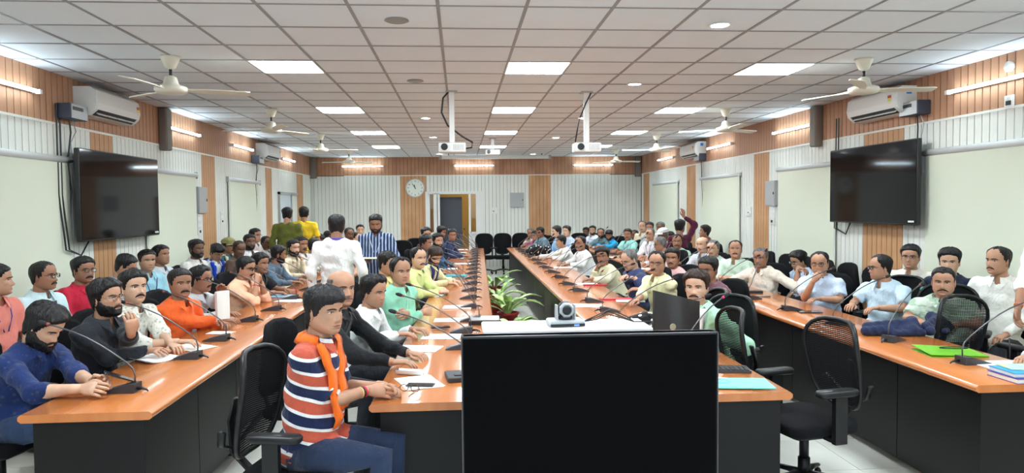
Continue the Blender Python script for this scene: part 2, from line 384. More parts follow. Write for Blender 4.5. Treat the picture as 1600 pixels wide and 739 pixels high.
def make_fan():
    t = thing('ceiling_fan', 'x', 'fan', (0, 0, 0), 0, 'ceiling fans')
    MB().lathe([(.0, 0), (.085, 0), (.08, -.02), (.045, -.1), (.02, -.115)][1:], n=22).obj('canopy', m_fan, t, True)
    MB().tube([(0, 0, -.1), (0, 0, -.19)], .014, 10).obj('rod', m_plb, t, True)
    MB().lathe([(.02, -.17), (.05, -.185), (.062, -.23), (.07, -.25), (.135, -.272), (.14, -.30), (.12, -.325), (.05, -.335), (.01, -.337)], n=28).obj('motor_housing', m_fan, t, True)
    for k in range(3):
        a = 2*pi*k/3; ro = rotm('Z', a); b = MB(); xs = [.13, .2, .32, .5, .62, .66]; wd_ = [.02, .035, .055, .06, .062, .045]; v = []
        for x, wv in zip(xs, wd_):
            for s_, zz in ((-1, .006), (1, -.01)):
                v += [(x, s_*wv, -.292+zz*1.2+.004), (x, s_*wv, -.292+zz*1.2-.004)]
        f = []
        for q in range(5):
            o = q*4; f += [(o, o+2, o+6, o+4), (o+1, o+5, o+7, o+3), (o, o+4, o+5, o+1), (o+2, o+3, o+7, o+6)]
        f += [(0, 1, 3, 2), (20, 22, 23, 21)]
        b.add(np.array(v) @ ro.T, f); bl = b.obj('blade', m_fan, t)
        MB().add((np.array([(.11, -.02, -.286), (.2, -.025, -.286), (.2, .025, -.286), (.11, .02, -.286), (.11, -.02, -.296), (.2, -.025, -.296), (.2, .025, -.296), (.11, .02, -.296)])) @ ro.T, [(0, 1, 2, 3), (7, 6, 5, 4), (0, 4, 5, 1), (1, 5, 6, 2), (2, 6, 7, 3), (3, 7, 4, 0)]).obj('blade_arm', m_fan, bl)
    return t
fan0 = make_fan()
for k, (x, y, a) in enumerate([(-2.55, 6.55, .35), (-2.55, 9.92, 1.0), (-2.53, 13.25, .2), (-2.55, 16.7, .8), (3.82, 6.47, -.1), (3.8, 9.89, .55), (3.8, 13.45, .9), (3.8, 17.0, .3)]):
    lab = 'ivory three-blade ceiling fan, %s side, %s' % ('left' if x < 0 else 'right', ['nearest the camera', 'second from the camera', 'third from the camera', 'farthest from the camera'][k % 4])
    if k == 0: fan0.location = (x, y, ZC); fan0.rotation_euler = (0, 0, a); fan0['label'] = lab
    else: dup(fan0, (x, y, ZC), a, lab)
# projectors on poles
def projector(x, y, L_, label, flip=1, s=1.0, rz=0):
    t = thing('projector', label, 'projector', (x, y, ZC), rz)
    MB().box((-.07, -.07, -.012), (.07, .07, 0)).obj('mount_plate', m_plg, t)
    MB().box((-.03, -.03, -L_), (.03, .03, -.012)).obj('pole', m_plw, t)
    b = MB().rbox((-.16*s, -.12*s, -L_-.12*s), (.16*s, .12*s, -L_-.01), .02).obj('body', m_plw, t); sharp(b)
    MB().lathe([(.04*s, 0), (.04*s, -.03), (.03*s, -.035)], c=(-.09*s*flip, -.12*s, -L_-.06*s), n=16, axis=1).obj('lens', m_plb, t)
    v = MB()
    for k in range(7): v.box((.02+.018*k-.004, -.122*s, -L_-.1*s), (.02+.018*k+.004, -.119*s, -L_-.03*s))
    v.obj('vent', m_plg, b)
    return t
pr = projector(-.08, 8.43, .60, 'white ceiling projector on a pole with a looping black cable, left of centre', 1)
MB().tube([(-.03, -.02, 0), (-.1, -.02, -.08), (-.12, -.02, -.25), (-.05, -.02, -.4), (.12, -.02, -.53), (.24, -.02, -.6), (.23, -.02, -.66), (.1, -.02, -.68)], .011, 7).obj('cable', m_plb, pr, True)
pr = projector(1.53, 8.46, .60, 'white ceiling projector on a pole, right of centre', 1)
MB().tube([(.06, -.03, 0), (-.02, -.05, -.15), (-.1, -.05, -.35), (-.14, -.03, -.6)], .008, 6).obj('cable', m_plb, pr, True)
projector(.67, 14.2, .22, 'small white projector hanging near the far ceiling lights', 1, .9)
# projection screen housing
t = thing('projection_screen', 'white roll-up projection screen case hung below the ceiling at the back wall', 'screen', (.93, 18.2, ZC))
MB().rbox((-1.4, -.06, -.14), (1.4, .06, -.05), .02, axis=0).obj('case', m_plw, t)
for s_ in (-1, 1):
    MB().box((s_*1.4-.03, -.065, -.145), (s_*1.4+.03, .065, -.045)).obj('end_cap', m_plg, t); MB().box((s_*1.2-.01, -.01, -.05), (s_*1.2+.01, .01, 0)).obj('hanger', m_plb, t)

# ---- wall fittings
def on_side(side):
    return (XL+.022, 1, -pi/2) if side == 'left' else (XR-.022, -1, pi/2)
# tag objects built facing local -Y (into the room) then rotated: left wall faces +X
def wall_rot(side): return {'left': pi/2, 'right': -pi/2, 'back': 0}[side]
def wall_pos(side, u, z, d=0.):
    return {'left': (XL+.024+d, u, z), 'right': (XR-.024-d, u, z), 'back': (u, YB-.024-d, z)}[side]
def wthing(name, side, u, z, label, cat, group=None): return thing(name, label, cat, wall_pos(side, u, z), wall_rot(side), group)
def tube_light(side, u, L_, label):
    t = wthing('tube_light', side, u, 2.865, label, 'wall light', 'LED tube lights along the walls')
    b = MB().rbox((-L_/2, -.045, -.016), (L_/2, 0, .016), .008, axis=0).obj('batten', m_plw, t)
    MB().tube([(-L_/2+.02, -.055, 0), (L_/2-.02, -.055, 0)], .016, 10).obj('tube', m_tube, t, True)
    for s_ in (-1, 1): MB().box((s_*L_/2-.02, -.075, -.02), (s_*L_/2+.02, 0, .02)).obj('end_cap', m_plw, t)
for (s_, u, L_, lab) in [('left', 6.38, 1.22, 'glowing LED tube high on the left wall, nearest the camera'), ('left', 10.53, 1.15, 'glowing LED tube high on the left wall, beside the column speaker'), ('left', 13.27, 1.2, 'glowing LED tube on the left wall before the far air conditioner'), ('left', 16.7, 1.2, 'farthest glowing LED tube on the left wall'),
        ('right', 6.3, 1.22, 'glowing LED tube high on the right wall, nearest the camera'), ('right', 10.33, 1.22, 'glowing LED tube on the right wall beside the column speaker'), ('right', 13.3, 1.25, 'glowing LED tube on the right wall before the far air conditioner'), ('right', 16.85, 1.25, 'farthest glowing LED tube on the right wall'),
        ('left', 2.9, 1.2, 'LED tube on the left wall beside the camera'), ('right', 2.9, 1.2, 'LED tube on the right wall beside the camera'),
        ('back', -2.6, 1.1, 'glowing LED tube on the back wall, left'), ('back', .4, 1.08, 'glowing LED tube on the back wall above the doorway'), ('back', 3.68, 1.1, 'glowing LED tube on the back wall, right')]:
    tube_light(s_, u, L_, lab)
def ac(side, u, label, near=True):
    t = wthing('air_conditioner', side, u, 2.885, label, 'air conditioner')
    pr_ = [(0, .15), (-.17, .15), (-.22, .11), (-.235, -.02), (-.215, -.09), (-.15, -.145), (0, -.15)]
    b = MB().prism(pr_, -.5, .5, axis=0).obj('body', m_plw, t); sharp(b, 30)
    MB().prism([(-.222, .112), (-.226, .112), (-.243, -.02), (-.225, -.085), (-.218, -.085)], -.49, .49, axis=0).obj('front_cover', mat('ac_white', srgb((238, 238, 236)), .2), t)
    MB().prism([(-.222, -.075), (-.226, -.08), (-.16, -.142), (-.155, -.135)], -.44, .44, axis=0).obj('outlet', m_plb, t)
    for k in range(4): MB().box((-.42+.22*k, -.215, -.118), (-.42+.22*k+.2, -.165, -.112), rot=rotm('X', .7)).obj('louvre', m_plw, t)
    MB().box((-.48, -.2, .1495), (.48, -.04, .1525)).obj('top_grille', m_plg, t)
    e = .38 if side == 'right' else .44
    q = MB().box((e-.03, -.242, .03), (e+.03, -.238, .06), m=1).box((e-.03, -.2415, -.03), (e+.03, -.2385, .028), m=0); q.obj('energy_sticker', [mat('sticker_yellow', srgb((222, 214, 90)), .5), mat('sticker_red', srgb((196, 70, 50)), .5)], t)
    if side == 'right': MB().box((.501, -.12, .06), (.503, -.06, .12)).obj('blue_sticker', mat('sticker_blue', srgb((40, 130, 220)), .5), t)
    return t
ac('left', 8.18, 'white split air conditioner above the left wall television'); ac('left', 14.75, 'far white split air conditioner on the left wall')
ac('right', 7.98, 'white split air conditioner above the right wall television'); ac('right', 14.65, 'far white split air conditioner on the right wall')
def stabiliser(side, u, z, label):
    t = wthing('voltage_stabiliser', side, u, z, label, 'electrical box')
    sharp(MB().rbox((-.16, -.15, -.075), (.16, 0, .075), .012, axis=0).obj('case', mat('stab_dark', srgb((52, 56, 72)), .5), t))
    MB().box((-.15, -.156, -.07), (.15, -.15, .07)).obj('front_plate', mat('stab_front', srgb((160, 160, 160)), .35, metal=.5), t)
    MB().box((-.13, -.16, .01), (.06, -.156, .045)).obj('display', m_plb, t)
    MB().tube([(0, -.05, -.07), (.02, -.05, -.2), (-.02, -.03, -.5), (.03, -.03, -.8), (0, -.02, -1.1)], .008, 6).obj('cable', m_plb, t)
    MB().tube([(.06, -.05, -.07), (.12, -.05, -.18), (.05, -.03, -.3), (.09, -.03, -.7)], .006, 6).obj('cable', m_plg, t)
stabiliser('left', 7.5, 2.74, 'dark voltage stabiliser box beside the near left air conditioner'); stabiliser('left', 14.1, 2.7, 'small dark stabiliser box beside the far left air conditioner')
stabiliser('right', 7.4, 2.77, 'silver and black stabiliser box beside the near right air conditioner'); stabiliser('right', 14.3, 2.72, 'dark coiled stabiliser beside the far right air conditioner')
def speaker(side, u, label):
    t = wthing('column_speaker', side, u, 2.82, label, 'speaker', 'column speakers on the walls')
    sharp(MB().rbox((-.085, -.11, -.28), (.085, 0, .28), .02).obj('cabinet', mat('speaker_case', srgb((120, 108, 98)), .5), t)); MB().box((-.07, -.114, -.265), (.07, -.109, .265)).obj('grille', mat('speaker_grille', srgb((134, 126, 118)), .6, bump=(400, .5)), t)
speaker('left', 9.83, 'tall grey column speaker on the left wall beside the tube light'); speaker('right', 9.57, 'tall grey column speaker on the right wall beside the tube light')
speaker('back', -3.9, 'tall pale column speaker in the left back corner'); speaker('back', 4.93, 'tall pale column speaker in the right back corner')
def tv(side, u, zc, W_, H_, label):
    t = wthing('television', side, u, zc, label, 'television', 'wall-mounted televisions')
    sharp(MB().rbox((-W_/2, -.17, -H_/2), (W_/2, -.12, H_/2), .012, axis=1).obj('housing', m_plb, t))
    MB().box((-W_/2+.012, -.173, -H_/2+.018), (W_/2-.012, -.17, H_/2-.012)).obj('screen', mat('tv_glass', (.004, .005, .007), .06, spec=.3), t)
    MB().box((-.25, -.12, -.2), (.25, -.02, .2)).obj('wall_bracket', m_plb, t)
    MB().box((W_/2-.14, -.176, -H_/2+.03), (W_/2-.04, -.173, -H_/2+.05)).obj('corner_sticker', m_plw, t)
    for dx in (0, .06): MB().tube([(-W_/2-.05-dx, -.03, .9), (-W_/2-.06-dx, -.03, 0), (-W_/2-.02-dx, -.06, -.55), (-W_/2+.2, -.06, -.62), (-W_/2+.35, -.08, -.45)], .008, 6).obj('cable', m_plb, t)
tv('left', 8.35, 1.905, 1.86, .95, 'large black television on the left wall above the seated men'); tv('right', 8.09, 1.97, 1.78, .93, 'large black television on the right wall reflecting a tube light')
def box_panel(side, u, z, w_, h_, label):
    t = wthing('panel_box', side, u, z, label, 'electrical box', 'grey flush panel boxes')
    MB().box((-w_/2, -.05, -h_/2), (w_/2, 0, h_/2)).obj('case', m_plg, t); MB().box((-w_/2+.015, -.056, -h_/2+.015), (w_/2-.015, -.05, h_/2-.015)).obj('lid', m_plg, t); MB().box((w_/2-.05, -.064, -.02), (w_/2-.03, -.056, .02)).obj('latch', m_plb, t)
box_panel('left', 11.18, 1.89, .36, .4, 'grey metal distribution box on the left wall beside the brown pilaster'); box_panel('right', 11.05, 1.92, .36, .4, 'grey metal distribution box on the right wall beside the brown pilaster'); box_panel('back', 1.57, 1.92, .38, .4, 'pale flush panel box on the back wall right of the doorway')
def switches(side, u, z, w_, h_, label, rows=2):
    t = wthing('switchboard', side, u, z, label, 'switchboard', 'white switchboards')
    MB().box((-w_/2, -.018, -h_/2), (w_/2, 0, h_/2)).obj('plate', m_plw, t)
    for r in range(rows):
        for k in range(4): MB().box((-w_/2+.02+k*(w_-.04)/4+.004, -.026, h_/2-.05-r*.09), (-w_/2+.02+(k+1)*(w_-.04)/4-.004, -.018, h_/2-.015-r*.09)).obj('switch', m_plw, t)
    MB().box((-.03, -.022, -h_/2+.03), (.03, -.018, -h_/2+.07)).obj('socket', m_plb, t)
switches('left', 11.12, 1.52, .17, .32, 'tall white switchboard below the left wall distribution box', 3); switches('right', 11.05, 1.57, .2, .3, 'tall white switchboard below the right wall distribution box', 3)
switches('right', 11.98, 1.62, .22, .16, 'small white switchboard between right wall pilaster and blind'); switches('back', .92, 1.64, .2, .16, 'small white switchboard on the back wall beside the doorway'); switches('left', 12.15, 1.6, .15, .2, 'small white switchboard left of the third left blind'); switches('left', 6.2, 2.72, .12, .12, 'small white junction box high on the left wall by the frame edge', 1); switches('right', 6.15, 2.66, .1, .12, 'small white junction box below the near right tube light', 1)
# wall clock  (11:23)
ck = wthing('wall_clock', 'back', -1.2, 2.27, 'large round white wall clock on the brown pilaster of the back wall', 'clock')
m_cf = mat('clock_face', srgb((232, 238, 228)), .6)
MB().lathe([(.25, 0), (.255, -.03), (.24, -.045), (.225, -.04), (.225, -.02)], n=40, axis=1).obj('rim', mat('clock_rim', srgb((206, 210, 206)), .35), ck, True)
MB().lathe([(.228, -.02), (.228, -.024)], n=40, axis=1).obj('dial', m_cf, ck)
for k in range(12):
    a = pi/6*k; ro = rotm('Y', a); fnt = bpy.data.curves.new('numeral', 'FONT'); fnt.body = str(k or 12); fnt.size = .062; fnt.align_x = 'CENTER'; fnt.align_y = 'CENTER'; fnt.extrude = .001
    o = bpy.data.objects.new('numeral', fnt); COL.objects.link(o); o.parent = ck; o.location = (.185*sin(a), .027-.054, .185*cos(a)); o.rotation_euler = (pi/2, 0, 0); fnt.materials.append(m_plb)
    bpy.context.view_layer.update(); me_ = bpy.data.meshes.new_from_object(o.evaluated_get(bpy.context.evaluated_depsgraph_get())); o2 = link('numeral', me_, ck, o.location, 0); o2.rotation_euler = (pi/2, 0, 0); bpy.data.objects.remove(o); o2.name = 'numeral'
for a, L_, w_ in ((-.3, .1, .009), (-.62, .15, .006)):
    MB().box((-w_, -.034, -.03), (w_, -.03, L_), rot=rotm('Y', a), ctr=(0, -.032, 0)).obj('hand', m_plb, ck)
# small speaker/smoke dome on right wall
t = wthing('wall_sensor', 'right', 6.15, 2.98, 'small round white sensor above the near right tube light', 'sensor'); MB().lathe([(.05, 0), (.05, -.03), (.03, -.045)], n=20, axis=1).obj('dome', m_plw, t, True)
# ================================================================= TABLES
m_top = mat('table_laminate', srgb((204, 124, 64)), .24, noise=(2.2, srgb((195, 112, 54)), (6, .5, 1)), coat=.5)
m_panel = mat('table_panel', srgb((25, 24, 24)), .4, noise=(1.5, srgb((20, 19, 19)), (1, 1, 1)), spec=.22)
m_gap = mat('panel_gap', srgb((14, 14, 14)), .8)
TABLES = {}
def table(key, x0, x1, dx, y0, y1, label, aisle):
    """aisle = -1 / +1 : the side carrying the modesty panels; dx = sideways drift over the length"""
    t = thing('conference_table', label, 'table', (0, y0, 0)); L_ = y1-y0
    sh = lambda y: dx*y/L_
    prof = [(0, .712), (-.012, .722), (-.012, .742), (0, .75)]
    v = []; k = 0
    for y in (0, L_):
        s_ = sh(y)
        v += [(x0+s_, y, .708), (x0-.014+s_, y, .72), (x0-.014+s_, y, .738), (x0+s_, y, .75), (x1+s_, y, .75), (x1+.014+s_, y, .738), (x1+.014+s_, y, .72), (x1+s_, y, .708)]
    n = 8; f = [tuple(range(8)), tuple(range(8, 16))[::-1]]+[(i, i+8, (i+1) % 8+8, (i+1) % 8) for i in range(8)]
    top = MB().add(v, f).obj('tabletop', m_top, t); sharp(top, 50)
    lo, hi = x0+.04, x1-.04
    e = MB().box((lo, .03, .0), (hi, .05, .71)).obj('end_panel', m_panel, t)
    MB().box((lo+dx, L_-.05, 0), (hi+dx, L_-.03, .71)).obj('end_panel', m_panel, t)
    q = 0; y = .05; xp = (x1-.06) if aisle > 0 else (x0+.06)
    while y < L_-.1:
        y2 = min(y+.75, L_-.05); p = MB(); s0, s1 = sh(y+.004), sh(y2-.004)
        p.add([(xp-.01+s0, y+.004, .06), (xp+.01+s0, y+.004, .06), (xp+.01+s1, y2-.004, .06), (xp-.01+s1, y2-.004, .06), (xp-.01+s0, y+.004, .708), (xp+.01+s0, y+.004, .708), (xp+.01+s1, y2-.004, .708), (xp-.01+s1, y2-.004, .708)],
              [(0, 3, 2, 1), (4, 5, 6, 7), (0, 1, 5, 4), (1, 2, 6, 5), (2, 3, 7, 6), (3, 0, 4, 7)])
        p.obj('modesty_panel', m_panel, t); y = y2; q += 1
    b = MB().box((min(xp, xp-aisle*.5)+dx*0, .06, .0), (max(xp, xp-aisle*.5), .08, .7))
    for yy in np.arange(1.5, L_-.5, 1.5): b.box((x0+.08+sh(yy), yy-.01, 0), (x1-.08+sh(yy), yy+.01, .708))
    b.obj('support', m_gap, t)
    TABLES[key] = (x0, x1, dx, y0, y1); return t
table('LO', -2.16, -1.55, -.08, 3.59, 16.6, 'long orange-topped table with black panels on the far left, beside the left wall seats', 1)
table('LC', -.46, .20, .35, 3.6, 17.0, 'long orange-topped table left of the central aisle, with potted plants beside it', 1)
table('RC', 1.07, 1.74, .06, 3.6, 17.0, 'long orange-topped table right of the central aisle, with the teal booklet on its near end', -1)
table('RO', 2.81, 3.46, .10, 3.62, 16.6, 'long orange-topped table on the far right carrying the green folder and books', -1)

# ================================================================= CHAIRS
m_fab = mat('black_fabric', srgb((17, 17, 20)), .9, bump=(90, .25), spec=.2)
m_mesh = mat('chair_mesh', srgb((20, 21, 23)), .8, spec=.2)
m_nyl = mat('black_nylon', srgb((22, 22, 24)), .4, spec=.35)
def oval(wb, wt, h, n=28):
    """outline of a chair back in (x, z), narrower below"""
    P = []
    for k in range(n):
        a = 2*pi*k/n; s_, c_ = sin(a), cos(a); e = .62
        x = abs(s_)**e*(1 if s_ >= 0 else -1); z = abs(c_)**e*(-1 if c_ >= 0 else 1)
        wd = wb+(wt-wb)*(z*.5+.5); P.append((x*wd, h*(z*.5+.5)))
    return P
def bend(x, z): return -.10*z - .10*(x/.25)**2*(-1) - .05*cos(min(1, z/.55)*pi*.9)   # backrest surface, y for (x,z)
def make_mesh_chair(detail=2):
    t = thing('office_chair', 'x', 'chair', (0, 0, 0))
    # sitter faces +Y
    sharp(MB().rbox((-.25, -.22, .41), (.25, .26, .475), .09, n=5).obj('seat', m_fab, t), 50)
    MB().rbox((-.2, -.18, .385), (.2, .2, .412), .05).obj('seat_pan', m_nyl, t)
    oc = oval(.20, .245, .54); B0 = np.array([0, -.24, .50])
    pts = [(x, B0[1]+bend(x, z), B0[2]+z) for x, z in oc]
    MB().tube(pts, [(.016, .013)]*len(pts), 8, closed=True).obj('backrest_frame', m_nyl, t, True)
    if detail == 2:
        mb = MB(); nz = 44
        for k in range(nz):
            z = .02+.50*k/(nz-1)
            # half width at z
            best = [abs(x) for x, zz in oc if abs(zz-z) < .05] or [.2]
            zz_ = z/.27-1; wd = (.20+(.245-.20)*z/.54)*(max(0, 1-abs(zz_)**(2/.62))**(.62/2)); wd = max(.04, wd-.005)
            xs = np.linspace(-wd, wd, 9); v = []
            for x in xs:
                y = B0[1]+bend(x, z)
                v += [(x, y, B0[2]+z-.0042), (x, y, B0[2]+z+.0042)]
            mb.add(v, [(2*i, 2*i+2, 2*i+3, 2*i+1) for i in range(8)])
        for x in np.linspace(-.2, .2, 25):
            zs = [z for z in np.linspace(.03, .51, 8) if (.20+(.245-.20)*z/.54)*(max(0, 1-abs(z/.27-1)**(2/.62))**(.31)) > abs(x)]
            if len(zs) > 1:
                v = []
                for z in zs: y = B0[1]+bend(x, z)+.001; v += [(x-.0016, y, B0[2]+z), (x+.0016, y, B0[2]+z)]
                mb.add(v, [(2*i, 2*i+1, 2*i+3, 2*i+2) for i in range(len(zs)-1)])
        tag(mb.obj('mesh_back', m_mesh, t), kind='stuff')
    else:
        v = [(0, B0[1]+bend(0, .28), B0[2]+.28)]+[(x*.55, B0[1]+bend(x*.55, .28+(z-.28)*.55), B0[2]+.28+(z-.28)*.55) for x, z in oc]+pts; n = len(oc)
        MB().add(v, [(0, 1+k, 1+(k+1) % n) for k in range(n)]+[(1+k, 1+n+k, 1+n+(k+1) % n, 1+(k+1) % n) for k in range(n)]).obj('mesh_back', m_mesh, t, True)
    MB().tube([(0, -.1, .40), (0, -.27, .41), (0, -.36, .5), (0, -.37, .66), (0, -.335, .78)], [(.035, .012)]*5, 8).obj('back_support', m_nyl, t, True)
    for s_ in (-1, 1):
        MB().tube([(0, -.36, .52), (s_*.1, -.37, .56), (s_*.19, -.31, .66)], [(.02, .01)]*3, 6).obj('back_brace', m_nyl, t, True)
        p = MB().box((s_*.285-.016, -.05, .38), (s_*.285+.016, .03, .66)).box((min(s_*.2, s_*.3), -.05, .385), (max(s_*.2, s_*.3), .03, .405)).obj('arm_post', m_nyl, t)
        sharp(MB().rbox((s_*.28-.045, -.13, .655), (s_*.28+.045, .14, .69), .04, n=4).obj('armrest', m_nyl, t), 50)
    MB().tube([(0, 0, .39), (0, 0, .2)], .028, 12).tube([(0, 0, .21), (0, 0, .1)], .036, 12).obj('gas_lift', m_nyl, t, True)
    for k in range(5):
        a = 2*pi*k/5+.3; c_, s_ = cos(a), sin(a)
        l_ = MB().tube([(c_*.02, s_*.02, .115), (c_*.16, s_*.16, .105), (c_*.3, s_*.3, .075)], [(.03, .02), (.024, .016), (.016, .012)], 8).obj('leg', m_nyl, t, True)
        MB().ell((c_*.3, s_*.3, .03), (.022, .022, .03), 8, 5).obj('caster', m_nyl, l_, True)
    return t
def make_simple_chair(kind='office'):
    t = thing('office_chair' if kind == 'office' else 'visitor_chair', 'x', 'chair', (0, 0, 0))
    sharp(MB().rbox((-.24, -.22, .41), (.24, .24, .47), .08, n=3).obj('seat', m_fab, t), 50)
    oc = oval(.19, .235, .52, 20); B0 = (0, -.22, .50); v = []
    for dy, sc in ((.022, .9), (0, 1), (-.02, .93)):
        for x, z in oc: X, Z = x*sc, .26+(z-.26)*sc; v.append((X, B0[1]+bend(X, Z)+dy, B0[2]+Z))
    n = len(oc); v += [(0, B0[1]+bend(0, .26)+.03, B0[2]+.26), (0, B0[1]+bend(0, .26)-.03, B0[2]+.26)]
    f = [(a*n+k, a*n+(k+1) % n, (a+1)*n+(k+1) % n, (a+1)*n+k) for a in (0, 1) for k in range(n)]+[(3*n, (k+1) % n, k) for k in range(n)]+[(3*n+1, 2*n+k, 2*n+(k+1) % n) for k in range(n)]
    MB().add(v, f).obj('backrest', m_fab, t, True)
    MB().tube([(0, -.1, .40), (0, -.27, .41), (0, -.31, .55)], [(.03, .012)]*3, 6).obj('back_support', m_nyl, t, True)
    if kind == 'office':
        MB().tube([(0, 0, .41), (0, 0, .1)], .03, 8).obj('gas_lift', m_nyl, t, True)
        b = MB()
        for k in range(5): a = 2*pi*k/5+.3; b.tube([(0, 0, .1), (cos(a)*.28, sin(a)*.28, .04)], [.025, .016], 5)
        b.obj('star_base', m_nyl, t, True)
    else:
        for s_ in (-1, 1):
            MB().tube([(s_*.22, .2, .41), (s_*.23, .24, .02), (s_*.23, -.22, .02), (s_*.22, -.2, .41)], .012, 6).obj('leg', m_nyl, t, True)
            MB().tube([(s_*.24, -.2, .45), (s_*.26, -.17, .66), (s_*.26, .15, .66)], .014, 6).obj('armrest', m_nyl, t, True)
    return t
CH_A = make_mesh_chair(2); CH_B = make_mesh_chair(1); CH_C = make_simple_chair(); CH_D = make_simple_chair('visitor')
USED = set()
def chair(arch, x, y, face, label, group=None):
    """face: 0 towards the camera, 90 to image right"""
    rz = pi+R(face)
    if arch.name not in USED:
        USED.add(arch.name); arch.location = (x, y, 0); arch.rotation_euler = (0, 0, rz); tag(arch, label, None, group); return arch
    return dup(arch, (x, y, 0), rz, label, group)

# ================================================================= MICROPHONES
m_mic = mat('mic_grey', srgb((58, 58, 62)), .45); m_foam = mat('mic_foam', srgb((36, 36, 40)), .9, bump=(200, .4)); m_neck = mat('mic_neck', srgb((96, 96, 98)), .3, metal=.6)
m_pink = mat('mic_ring_pink', srgb((236, 60, 120)), .5); m_ringr = mat('mic_ring', srgb((150, 70, 60)), .5)
def make_mic(ring, up=.30, reach=.42):
    """base on the table; the neck leans towards +X"""
    t = thing('gooseneck_microphone', 'x', 'microphone', (0, 0, 0))
    MB().prism([(-.07, 0), (.11, 0), (.11, .008), (-.03, .048), (-.07, .05)], -.045, .045, axis=1).obj('base', m_mic, t)
    MB().add([(-.02, -.03, .0455), (.08, -.03, .0175), (.08, .03, .0175), (-.02, .03, .0455), (-.02, -.03, .048), (.08, -.03, .02), (.08, .03, .02), (-.02, .03, .048)], [(0, 3, 2, 1), (4, 5, 6, 7), (0, 1, 5, 4), (1, 2, 6, 5), (2, 3, 7, 6), (3, 0, 4, 7)]).obj('button_plate', mat('mic_plate', srgb((96, 96, 98)), .4), t)
    P = [(-.055, 0, .045), (-.057, 0, .09), (-.045, 0, .13), (-.01, 0, .165)]; n = 6
    for k in range(1, n+1): q = k/n; P.append((-.01+q*reach, 0, .165+q*up*.72 - .03*sin(q*pi)*-1))
    MB().tube(P, .0045, 7).obj('gooseneck', m_neck, t, True)
    d = np.array(P[-1])-np.array(P[-2]); d /= np.linalg.norm(d); e = np.array(P[-1])
    MB().tube([e-d*.012, e+d*.004], .0085, 10).obj('ring', ring, t, True)
    MB().tube([e, e+d*.012, e+d*.035, e+d*.05], [.008, .012, .012, .006], 10).obj('capsule', m_foam, t, True)
    MB().tube([(-.07, .01, .02), (-.1, .01, .022), (-.125, .01, .012), (-.13, .01, .004)], [.009, .009, .005, .004], 7).obj('plug', m_plb, t, True)
    return t
MIC = [make_mic(m_ringr), make_mic(m_pink, .34, .30), make_mic(m_ringr, .45, .22)]; MU = set()
def mic(x, y, rz, label, group=None, k=0, z=.75):
    o = MIC[k]
    if k not in MU: MU.add(k); o.location = (x, y, z); o.rotation_euler = (0, 0, rz); tag(o, label, None, group); return o
    return dup(o, (x, y, z), rz, label, group)
def mp(px, py): p = atz(px, py, .76); return p[0], p[1]
ORD = ['first', 'second', 'third', 'fourth', 'fifth', 'sixth', 'seventh', 'eighth', 'ninth', 'tenth', 'eleventh', 'twelfth', 'thirteenth', 'fourteenth', 'fifteenth']
names = ['nearest the camera, by the bearded man in blue', 'before the man in black shirt', 'in front of the man in the orange kurta', 'in front of the man with the paper', 'in front of the man in the peach kurta']
for (x, y), nm in zip([(-1.85, 4.0), (-1.82, 4.85), (-1.84, 5.49), (-1.88, 6.4), (-1.84, 7.06)], names):
    mic(x, y, pi-.05, 'gooseneck microphone on the far left table, '+nm)
for k, y in enumerate(np.arange(7.9, 16.3, .9)): mic(-1.86, y, pi-.05, 'gooseneck microphone, %s from the far end of the far left table' % ORD[9-k], 'microphones on the far left table')
for (x, y), nm in zip([(.03, 4.15), (.0, 4.95), (.02, 5.6), (.1, 6.15)], ['nearest the camera, partly behind the big screen', 'second from the near end', 'third from the near end', 'beside the flat black box']):
    mic(x, y, pi-.08, 'gooseneck microphone on the left centre table, '+nm, None, 2 if y > 6 else 0)
for k, y in enumerate(np.arange(6.95, 16.6, .72)): mic(.08+.02*k, y, pi+random.uniform(-.12, .12), 'gooseneck microphone, %s from the far end of the left centre table' % ORD[13-k], 'microphones on the left centre table', 0 if k % 3 else 2)
for (x, y), nm in zip([(1.36, 5.75), (1.38, 6.53), (1.36, 7.21), (1.38, 8.15), (1.36, 8.84)], ['beside the dotted bag', 'in front of the man in pale yellow', 'in front of the man in navy', 'beside the red and white file', 'in front of the man resting his cheek']):
    mic(x, y, .05, 'gooseneck microphone on the right centre table, '+nm)
for k, y in enumerate(np.arange(9.7, 16.6, .8)): mic(1.38, y, random.uniform(-.15, .15), 'gooseneck microphone, %s from the far end of the right centre table' % ORD[8-k], 'microphones on the right centre table', 0 if k % 3 else 2)
mic(1.40, 4.28, .35, 'pink-ringed gooseneck microphone rising at the right edge of the big screen', None, 1)
mic(1.22, 4.62, 0, 'gooseneck microphone in front of the man in mint green with white scarf')
for (x, y), nm in zip([(3.04, 7.17), (3.08, 6.38), (3.11, 5.58), (3.1, 4.85), (3.14, 4.12)], ['before the grey-haired man in beige', 'before the man covering his mouth', 'before the man in profile in light blue', 'in front of the folded blue jackets', 'beside the stacked books']):
    mic(x, y, (.55 if 4.5 < y < 5 else .08) if y < 7 else .5, 'gooseneck microphone on the far right table, '+nm, None, 0 if y < 7 else 2)
for k, y in enumerate(np.arange(8.1, 16.3, .85)): mic(3.1, y, .1, 'gooseneck microphone, %s from the far end of the far right table' % ORD[9-k], 'microphones on the far right table', 2 if k % 2 else 0)

